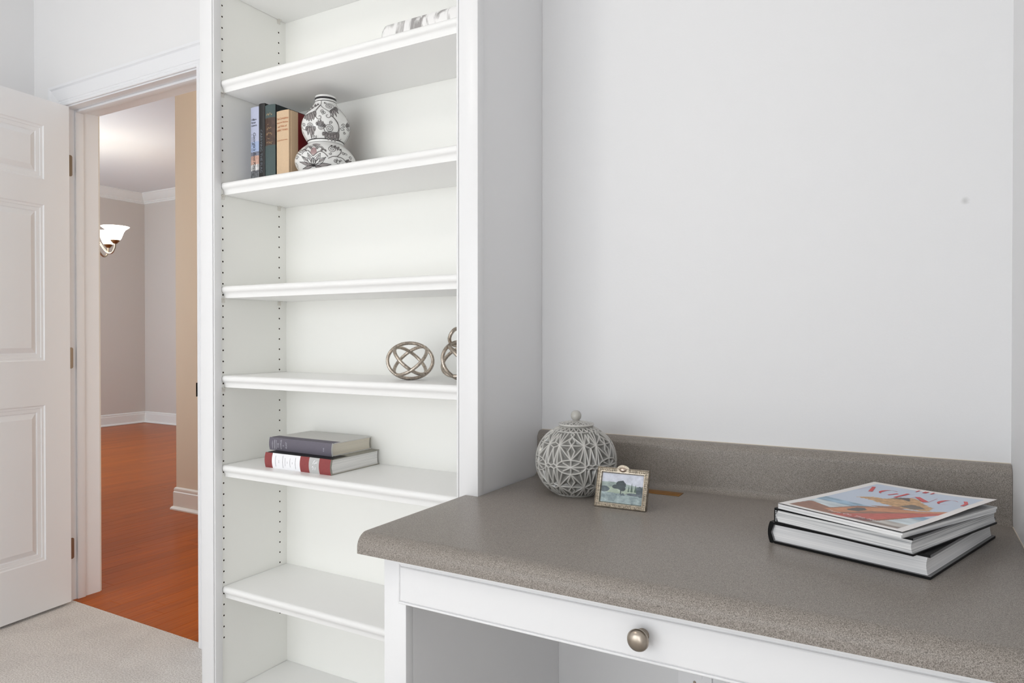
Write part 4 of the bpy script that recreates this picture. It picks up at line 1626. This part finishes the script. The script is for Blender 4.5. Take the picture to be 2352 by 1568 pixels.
fmesh.build('moulding', M_pew, fr, smooth=30)
# raised leaf beads round the border
om = MB()
pts = []
mid = 0.0055
nx_, nz2 = 27, 20
for i in range(nx_):
    x_ = mid + (FW - 2 * mid) * i / (nx_ - 1)
    pts += [(x_, mid, 1), (x_, FH - mid, 1)]
for i in range(1, nz2 - 1):
    z_ = mid + (FH - 2 * mid) * i / (nz2 - 1)
    pts += [(mid, z_, 0), (FW - mid, z_, 0)]
for x_, z_, hor in pts:
    if abs(x_ - FW / 2) < 0.009 and z_ > FH / 2:
        continue
    sx_, sz_ = (0.0020, 0.0022) if hor else (0.0022, 0.0020)
    vs = [(x_, 0.0018 - 0.0017, z_)]
    for e in range(8):
        a = 2 * PI * e / 8 + 0.3
        vs.append((x_ + sx_ * 0.75 * math.cos(a), 0.0018 - 0.0011, z_ + sz_ * 0.75 * math.sin(a)))
    for e in range(8):
        a = 2 * PI * e / 8 + 0.3
        vs.append((x_ + sx_ * math.cos(a), 0.0022, z_ + sz_ * math.sin(a)))
    om.add(vs, [(0, 1 + e, 1 + (e + 1) % 8) for e in range(8)] + [(1 + e, 9 + e, 9 + (e + 1) % 8, 1 + (e + 1) % 8) for e in range(8)])
om.build('beaded_border', M_pew, fr, smooth=60)
cr = MB()
arc = [(0.0135 * math.cos(t), 0.0095 * math.sin(t)) for t in np.linspace(0, PI, 17)]
cr.extrude([(FW / 2 + a, FH - 0.003 + b) for a, b in arc] + [(FW / 2 - 0.0135, FH - 0.0085), (FW / 2 + 0.0135, FH - 0.0085)], lambda p, t: (p[0], t, p[1]), 0.0005, 0.008)
cr.build('crest', M_pew, fr, smooth=30)
cb = MB()
prof = [(0, 0.0042), (0.35, 0.0039), (0.7, 0.0028), (0.92, 0.0012), (1.0, 0.0)]
vs, fs = [], []
for r_, h in prof[1:]:
    vs += [(FW / 2 + 0.0078 * r_ * math.cos(2 * PI * e / 24), 0.0004 - h, FH - 0.0035 + 0.0052 * r_ * math.sin(2 * PI * e / 24)) for e in range(24)]
vs.append((FW / 2, 0.0004 - 0.0042, FH - 0.0035))
for k in range(3):
    for e in range(24):
        fs.append((k * 24 + e, k * 24 + (e + 1) % 24, k * 24 + 24 + (e + 1) % 24, k * 24 + 24 + e))
for e in range(24):
    fs.append((96, (e + 1) % 24, e))
cb.add(vs, fs)
cb.build('oval_cabochon', mat('polished_silver', (205, 186, 172), 0.12, metal=1.0), fr, smooth=60)
MB().box(0.0012, FW - 0.0012, 0.0088, 0.0125, 0.0006, FH - 0.001).build('backing', M_vel, fr)
st = MB()
st.add([(FW * 0.40, 0.0125, 0.058), (FW * 0.60, 0.0125, 0.058), (FW * 0.62, 0.052, -0.0128), (FW * 0.38, 0.052, -0.0128), (FW * 0.40, 0.0145, 0.058), (FW * 0.60, 0.0145, 0.058), (FW * 0.62, 0.054, -0.0128), (FW * 0.38, 0.054, -0.0128)], [(0, 1, 2, 3), (4, 5, 6, 7), (0, 1, 5, 4), (1, 2, 6, 5), (2, 3, 7, 6), (3, 0, 4, 7)])
st.build('easel_back', M_vel, fr)


def landscape(U, V):
    n = vnoise(U, V, 9, 1) * 0.5 + vnoise(U, V, 21, 2) * 0.3 + vnoise(U, V, 60, 4) * 0.2
    c = np.zeros(U.shape + (3,))
    c[:] = np.array((206, 210, 222)) + 46 * (n[..., None] - 0.5)
    hz = 0.68 + 0.03 * np.sin(U * 5) - 0.05 * U
    m = V < hz
    c[m] = (np.array((152, 166, 162)) + 60 * (n[..., None] - 0.5))[m]
    m = V < 0.52 + 0.02 * np.sin(U * 9)
    c[m] = (np.array((166, 180, 164)) + 60 * (n[..., None] - 0.5))[m]
    m = V < 0.36 - 0.04 * U + 0.03 * (n - 0.5)
    c[m] = (np.array((148, 164, 166)) + 90 * (n[..., None] - 0.5))[m]
    dark = np.array((66, 76, 80))

    def blob(cx_, cy_, rx, ry, k=0.25):
        return ((U - cx_) / rx) ** 2 + ((V - cy_) / ry) ** 2 < 1 + k * (n - 0.5) * 4
    for cx_, cy_, rx, ry in ((0.47, 0.62, 0.12, 0.15), (0.36, 0.55, 0.10, 0.07), (0.52, 0.50, 0.07, 0.08)):
        b = blob(cx_, cy_, rx, ry)
        c[b] = (dark + 40 * (n[..., None] - 0.5))[b]
    for cx_, w_, h_ in ((0.66, 0.022, 0.14), (0.73, 0.028, 0.2), (0.82, 0.03, 0.17)):
        b = (np.abs(U - cx_) < w_ * np.clip((0.44 + h_ * 1.4 - V) / (h_ * 1.4), 0, 1)) & (V > 0.42)
        c[b] = (np.array((88, 106, 96)) + 40 * (n[..., None] - 0.5))[b]
    b = blob(0.95, 0.45, 0.13, 0.17, 0.4) | blob(0.08, 0.46, 0.12, 0.09, 0.4)
    c[b] = (np.array((84, 96, 102)) + 60 * (n[..., None] - 0.5))[b]
    b = blob(0.78, 0.34, 0.2, 0.04, 0.6) | (blob(0.42, 0.32, 0.18, 0.05, 0.8) & (n > 0.45))
    c[b] = (np.array((86, 96, 104)) + 70 * (n[..., None] - 0.5))[b]
    b = (np.abs(U - 0.48) < 0.012) & (V > 0.33) & (V < 0.5)
    c[b] = dark
    return c


color_grid('picture', 200, 150, lambda u, v: (FB - 0.0005 + u * (FW - 2 * FB + 0.001), 0.0050, FB - 0.0005 + v * (FH - 2 * FB + 0.001)), landscape, mat('picture_print', (200, 200, 200), 0.2, attr='print'), fr)

# amber strip behind the frame
M_amb = mat('amber_residue', (130, 88, 32), 0.35, vary=(60, 0.25))
sm = MB()
sm.box(-0.560, -0.4455, 1.531, 1.5685, ZC, ZC + 0.0012, bevel=0.0004)
o = sm.build('amber_strip', M_amb, smooth=40)
tag(o, 'thin amber-brown strip lying on the counter behind the picture frame', 'strip')

# ------------------------------------------------------------------ stack on the right of the counter
def corner_frame(left, angle, W):
    """book with its spine on the left side: origin at the far end of the spine."""
    ex_ = Vector((math.cos(angle), math.sin(angle), 0))
    ey_ = Vector((-math.sin(angle), math.cos(angle), 0))
    org = Vector((*left, 0)) + ey_ * W
    return org, angle - PI / 2


M_bcov = mat('black_hardcover', (10, 10, 11), 0.5, spec=0.2, bump=(700, 0.1, 0.0003))
M_bin = mat('grey_endpaper', (120, 120, 122), 0.7)
org, ra = corner_frame((-0.210, 1.270), R_(-19.0), 0.323)
TB = 0.0365
book('coffee_table_book', 'large black hardcover book at the bottom of the counter stack', 0.323, 0.250, TB, [M_bcov, M_bcov, M_bin], pages_mat('paper_bright', (222, 223, 225), (242, 242, 243), (2, 2, 700)), (org.x, org.y, ZC), (0, 0, ra), bulge=0.004, c=0.0042, inset=0.005, group='books stacked on the counter')
org, ra = corner_frame((-0.2015, 1.262), R_(-24.4), 0.302)
TM = 0.0262
bm_ = book('coffee_table_book', 'thinner black-covered book in the middle of the counter stack', 0.302, 0.226, TM, [M_bcov, M_bcov, M_bin], M_pg_m, (org.x, org.y, ZC + TB), (0, 0, ra), bulge=0.0005, c=0.0032, inset=0.0016, groove=0.0004, group='books stacked on the counter')
# stitched binding dots at the tail of the spine
sb = MB()
for i in range(7):
    z_ = 0.0045 + i * 0.0028
    sb.box(0.3018, 0.3024, 0.0022, 0.0038, z_ - 0.0007, z_ + 0.0007)
sb.build('binding_thread', M_wh5, bm_)

ZM = ZC + TB + TM
mg = thing('magazine', 'glossy fashion magazine on top of the counter stack', 'magazine', (-0.1950, 1.2600, ZM), (0, 0, R_(-28.3)))
MW, MH = 0.211, 0.286


def mag_z(u, v):
    lift = 0.0060 * v ** 1.6 - 0.0010 * math.sin(PI * v)
    return 0.0094 + lift * (0.75 + 0.25 * u) + 0.0062 * (u ** 3) * min(1.0, 1.4 * v + 0.08)


pgm = MB()
NPX, NPY = 10, 16
for th0, th1, dx0, dx1 in ((0.0, 0.0044, 0.0015, 0.0), (0.0046, 0.0078, 0.0, 0.0018)):
    vs, fs = [], []
    for zt_ in (0, 1):
        for j in range(NPY + 1):
            for i in range(NPX + 1):
                u, v = i / NPX, j / NPY
                x_ = u * (MW - dx0 + dx1 * 0)
                z_ = (th0 if zt_ == 0 else th1) + (0.0015 * v * v * u if zt_ else 0.0015 * v * v * u * (th0 > 0))
                vs.append((x_, v * MH, z_))
    n1 = (NPX + 1) * (NPY + 1)
    for j in range(NPY):
        for i in range(NPX):
            a = j * (NPX + 1) + i
            fs += [(a, a + 1, a + NPX + 2, a + NPX + 1), (n1 + a, n1 + a + 1, n1 + a + NPX + 2, n1 + a + NPX + 1)]
    for i in range(NPX):
        a = i
        b = NPY * (NPX + 1) + i
        fs += [(a, a + 1, n1 + a + 1, n1 + a), (b, b + 1, n1 + b + 1, n1 + b)]
    for j in range(NPY):
        a = j * (NPX + 1)
        b = a + NPX
        fs += [(a, a + NPX + 1, n1 + a + NPX + 1, n1 + a), (b, b + NPX + 1, n1 + b + NPX + 1, n1 + b)]
    pgm.add(vs, fs)
pgm.build('pages', pages_mat('paper_magazine_b', (196, 198, 200), (236, 236, 236), (3, 3, 420)), mg, smooth=30)


def cover_print(U, V):
    n = vnoise(U, V, 18, 11) * 0.5 + vnoise(U, V * 2.2, 50, 12) * 0.5
    st_ = vnoise(U * 0.4 + V * 0.25, V * 1.0, 30, 13)
    c = np.zeros(U.shape + (3,))
    c[:] = (236, 232, 230)
    inside = (U > 0.062) & (U < 0.935) & (V > 0.035) & (V < 0.955)
    sky = np.array((192, 204, 222)) + 10 * (V[..., None] - 0.6)
    c[inside] = sky[inside]

    def paint(poly, colr, var=20, nz=None):
        m = inpoly(U, V, poly) & inside
        nn = n if nz is None else nz
        c[m] = (np.array(colr) + var * (nn[..., None] - 0.5))[m]
    sea = inside & (V < 0.40 - 0.05 * U)
    c[sea] = (np.array((132, 166, 190)) + 60 * (st_[..., None] - 0.5))[sea]
    foam = inside & (V < 0.30 - 0.02 * U)
    c[foam] = (np.array((196, 208, 214)) + 50 * (st_[..., None] - 0.5))[foam]
    sand = inside & (V < 0.15) & (U > 0.5)
    c[sand] = (np.array((186, 180, 174)) + 50 * (st_[..., None] - 0.5))[sand]
    wet = inside & (V < 0.075) & (U > 0.5)
    c[wet] = (np.array((128, 112, 100)) + 30 * (st_[..., None] - 0.5))[wet]
    # shoulder, arms
    paint([(0.05, 0.02), (0.08, 0.21), (0.10, 0.225), (0.31, 0.165), (0.40, 0.33), (0.52, 0.40), (0.62, 0.44), (0.78, 0.46), (0.94, 0.545), (0.94, 0.48), (0.74, 0.10), (0.64, 0.03), (0.6, 0.02)], (140, 84, 50), 40)
    paint([(0.30, 0.12), (0.42, 0.30), (0.56, 0.40), (0.78, 0.455), (0.94, 0.545), (0.94, 0.50), (0.78, 0.40), (0.56, 0.28), (0.42, 0.08)], (196, 124, 72), 36)
    paint([(0.40, 0.02), (0.545, 0.17), (0.66, 0.29), (0.79, 0.40), (0.94, 0.50), (0.94, 0.44), (0.80, 0.24), (0.72, 0.12), (0.66, 0.04)], (188, 66, 46), 36)
    paint([(0.50, 0.02), (0.64, 0.10), (0.74, 0.10), (0.70, 0.04), (0.72, 0.02)], (112, 54, 48), 30)
    paint([(0.45, 0.40), (0.53, 0.44), (0.60, 0.50), (0.70, 0.50), (0.66, 0.44), (0.56, 0.40)], (150, 92, 56), 24)
    # hat
    fuzz = 0.02 * (vnoise(U, V, 120, 21) - 0.5)
    m = inpoly(U + fuzz, V + fuzz, [(0.215, 0.535), (0.30, 0.605), (0.40, 0.615), (0.45, 0.71), (0.53, 0.745), (0.61, 0.72), (0.665, 0.66), (0.81, 0.575), (0.83, 0.49), (0.71, 0.465), (0.60, 0.475), (0.48, 0.49), (0.33, 0.53)]) & inside
    c[m] = (np.array((192, 146, 90)) + 70 * (vnoise(U * 0.5 + V * 0.4, V * 1.6, 150, 22)[..., None] - 0.5))[m]
    paint([(0.42, 0.645), (0.46, 0.71), (0.51, 0.735), (0.55, 0.69), (0.57, 0.65), (0.50, 0.67)], (70, 60, 54), 20)
    paint([(0.60, 0.50), (0.64, 0.585), (0.71, 0.575), (0.78, 0.53), (0.72, 0.48)], (92, 76, 62), 40)
    paint([(0.41, 0.21), (0.425, 0.29), (0.47, 0.315), (0.52, 0.28), (0.50, 0.215), (0.44, 0.19)], (52, 46, 44), 10)
    return c


color_grid('front_cover', 150, 200, lambda u, v: (u * MW, v * MH, mag_z(u, v)), cover_print, mat('glossy_print', (200, 200, 200), 0.32, attr='print'), mg)
# underside of the lifted cover
um = MB()
vs, fs = [], []
for j in range(17):
    for i in range(11):
        vs.append((i / 10 * MW, j / 16 * MH, mag_z(i / 10, j / 16) - 0.0003))
for j in range(16):
    for i in range(10):
        a = j * 11 + i
        fs.append((a, a + 1, a + 12, a + 11))
um.add(vs, fs)
um.build('inside_cover', mat('dark_print', (34, 34, 38), 0.4), mg, smooth=30)
# folded spine side
sp_ = MB()
vs, fs = [], []
for j in range(17):
    v = j / 16
    vs += [(-0.0004, v * MH, 0.0), (-0.0004, v * MH, mag_z(0, v))]
for j in range(16):
    fs.append((2 * j, 2 * j + 1, 2 * j + 3, 2 * j + 2))
sp_.add(vs, fs)
sp_.build('spine', mat('white_card', (234, 232, 230), 0.4), mg)


def mpt(u, v, off=0.0004):
    return (u * MW, v * MH, mag_z(u, v) + off)


M_mred = mat('red_ink', (204, 44, 48), 0.35)
tm_ = MB()


def mpoly(pts):
    c0 = np.mean(np.array(pts), 0)
    tm_.add([mpt(*c0)] + [mpt(*p) for p in pts], [(0, 1 + i, 1 + (i + 1) % len(pts)) for i in range(len(pts))])


def mrib(pts, w):
    tm_.ribbon([mpt(*p) for p in pts], w, up=(0, 0, 1))


def crescent(cx_, cy_, rx, ry, a0, a1, thick):
    P = []
    for t in np.linspace(0, 1, 15):
        a = R_(a0 + (a1 - a0) * t)
        k = thick * math.sin(PI * t)
        P.append(((cx_ + rx * math.cos(a), cy_ + ry * math.sin(a)), (cx_ + (rx - k) * math.cos(a), cy_ + (ry - k * 0.7) * math.sin(a))))
    for (a, b), (d, e) in zip(P, P[1:]):
        tm_.add([mpt(*a), mpt(*b), mpt(*e), mpt(*d)], [(0, 1, 2, 3)])


dv = -0.05
mpoly([(0.098, 0.905 + dv), (0.122, 0.915 + dv), (0.200, 0.780 + dv), (0.172, 0.765 + dv)])
mrib([(0.098, 0.905 + dv), (0.060 + 0.02, 0.77 + dv)], 0.0005)
crescent(0.295, 0.835 + dv, 0.068, 0.062, 100, 260, 0.030)
crescent(0.295, 0.835 + dv, 0.068, 0.062, 40, 110, 0.006)
mpoly([(0.335, 0.770 + dv), (0.352, 0.765 + dv), (0.385, 0.838 + dv), (0.362, 0.842 + dv)])
mpoly([(0.412, 0.735 + dv), (0.436, 0.735 + dv), (0.442, 0.885 + dv), (0.416, 0.885 + dv)])
mrib([(0.44, 0.81 + dv), (0.475, 0.81 + dv)], 0.0005)
mrib([(0.44, 0.88 + dv), (0.485, 0.88 + dv)], 0.0005)
mpoly([(0.520, 0.830 + dv), (0.548, 0.848 + dv), (0.684, 0.757 + dv), (0.654, 0.730 + dv)])
mrib([(0.522, 0.84 + dv), (0.515, 0.74 + dv)], 0.0006)
mrib([(0.680, 0.76 + dv), (0.668, 0.875 + dv)], 0.0006)
crescent(0.785, 0.815 + dv, 0.066, 0.068, 100, 260, 0.032)
crescent(0.785, 0.815 + dv, 0.066, 0.068, 35, 110, 0.006)
crescent(0.785, 0.815 + dv, 0.066, 0.068, 255, 320, 0.003)
mpoly([(0.852, 0.895 + dv), (0.880, 0.897 + dv), (0.925, 0.835 + dv), (0.932, 0.770 + dv), (0.906, 0.770 + dv), (0.900, 0.830 + dv)])
for bx in (0.425, 0.480, 0.498, 0.545):
    mpoly([(bx, 0.915), (bx + 0.014, 0.915), (bx + 0.012, 0.962), (bx - 0.002, 0.962)])
mrib([(0.412, 0.962), (0.450, 0.962)], 0.0008)
mrib([(0.548, 0.962), (0.580, 0.962)], 0.0006)
mrib([(0.548, 0.938), (0.575, 0.938)], 0.0006)
mrib([(0.548, 0.915), (0.580, 0.915)], 0.0006)
tm_.build('title_lettering', M_mred, mg, recalc=False)
tl = MB()
tl2 = MB()
letters(tl, 'Turn On The Heat', 0.0105, lambda x_, y_: mpt((0.074 + x_) / MW, (0.0265 + y_) / MH), 'LEFT', 0.22, 1.12)
for i in range(14):
    if i % 5 != 4:
        tl2.ribbon([mpt((0.034 + i * 0.0034) / MW, 0.262 / MH), mpt((0.0362 + i * 0.0034) / MW, 0.262 / MH)], 0.0016, up=(0, 0, 1))
tl.build('cover_line_lettering', M_wh5, mg, recalc=False)
tl2.build('small_print', M_wh5, mg, recalc=False)['kind'] = 'stuff'

# ------------------------------------------------------------------ dining room chandelier
RV, FV = Vector((0.869, 0.4948, 0)), Vector((-0.4948, 0.869, 0))
CC = Vector((-6.641, 3.623, 0))
CS = 1.32


def cz(z):
    return z if z > -0.05 else -0.825 + (z + 1.04) * CS


def cl(prof):
    return [(r_ * (CS if z_ < -0.1 else 1), cz(z_)) for r_, z_ in prof]

M_arm = mat('satin_nickel_arm', (188, 176, 158), 0.3, metal=1.0)
M_cup = mat('bronze_cup', (140, 100, 62), 0.4, metal=0.8)
M_shade = mat('lit_frosted_glass', (255, 250, 242), 0.5, emit=((255, 246, 230), 5.0))
ch = thing('chandelier', 'lit chandelier with upturned white bell shades in the dining room', 'chandelier', (CC.x, CC.y, CEIL))
hub = MB()
hub.lathe(cl([(0, 0), (0.06, -0.002), (0.065, -0.02), (0.012, -0.045), (0.009, -0.80), (0.02, -0.83), (0.032, -0.87), (0.022, -0.92), (0.014, -0.96), (0.026, -1.05), (0.040, -1.12), (0.028, -1.18), (0.010, -1.21), (0.014, -1.23), (0, -1.25)]), n=24)
hub.build('stem', M_arm, ch, smooth=50)
for i in range(5):
    a = R_(2 + 72 * i)
    d = RV * math.cos(a) + FV * math.sin(a)
    prof = [(0.03, -1.05), (0.06, -1.045), (0.10, -1.075), (0.145, -1.155), (0.19, -1.215), (0.225, -1.222), (0.246, -1.19), (0.250, -1.155)]
    am = MB()
    am.tube([d * r_ + Vector((0, 0, z_)) for r_, z_ in catmull(cl(prof), 6)], 0.009, 10)
    am.build('arm', M_arm, ch, smooth=60)
    c_ = d * (0.250 * CS)
    cu = MB().lathe(cl([(0, -1.160), (0.012, -1.158), (0.026, -1.142), (0.030, -1.134), (0, -1.133)]), (c_.x, c_.y, 0), n=20)
    cu.build('cup', M_cup, ch, smooth=50)
    sh = MB().lathe(cl([(0.026, -1.138), (0.038, -1.122), (0.046, -1.100), (0.054, -1.078), (0.066, -1.058), (0.082, -1.044), (0.090, -1.040), (0.088, -1.043), (0.064, -1.061), (0.050, -1.080), (0.042, -1.102), (0.034, -1.122), (0, -1.130)]), (c_.x, c_.y, 0), n=32)
    sh.build('shade', M_shade, ch, smooth=50)
    ld = bpy.data.lights.new('chandelier_bulb', 'POINT')
    ld.energy = 1.4
    ld.color = (1.0, 0.90, 0.76)
    ld.shadow_soft_size = 0.03
    lo = bpy.data.objects.new('chandelier_bulb', ld)
    lo.location = (CC.x + c_.x, CC.y + c_.y, CEIL - 0.83)
    COL.objects.link(lo)

# hallway ceiling light (above the doorway, out of view)
hl = thing('ceiling_light', 'round flush ceiling light in the hallway', 'ceiling light', (-3.1, 2.35, CEIL))
MB().lathe([(0.0, 0.0), (0.15, 0.0), (0.15, -0.02), (0.13, -0.03), (0, -0.03)], n=32).build('base', M_arm, hl, smooth=40)
MB().lathe([(0.13, -0.03), (0.125, -0.06), (0.09, -0.09), (0.0, -0.105)], n=32).build('glass_dome', M_shade, hl, smooth=60)
ld = bpy.data.lights.new('hallway_bulb', 'POINT')
ld.energy = 8
ld.color = (1.0, 0.90, 0.77)
ld.shadow_soft_size = 0.10
lo = bpy.data.objects.new('hallway_bulb', ld)
lo.location = (-3.1, 2.35, CEIL - 0.26)
COL.objects.link(lo)

# office ceiling light (behind the camera, out of view)
hl = thing('ceiling_light', 'round flush ceiling light in the office', 'ceiling light', (-1.7, -0.5, CEIL))
MB().lathe([(0.0, 0.0), (0.20, 0.0), (0.20, -0.02), (0.18, -0.03), (0, -0.03)], n=32).build('base', M_arm, hl, smooth=40)
MB().lathe([(0.18, -0.03), (0.17, -0.06), (0.12, -0.10), (0.0, -0.115)], n=32).build('glass_dome', M_shade, hl, smooth=60)
ld = bpy.data.lights.new('office_bulb', 'POINT')
ld.energy = 13
ld.color = (1.0, 0.95, 0.88)
ld.shadow_soft_size = 0.15
lo = bpy.data.objects.new('office_bulb', ld)
lo.location = (-1.7, -0.5, CEIL - 0.30)
COL.objects.link(lo)
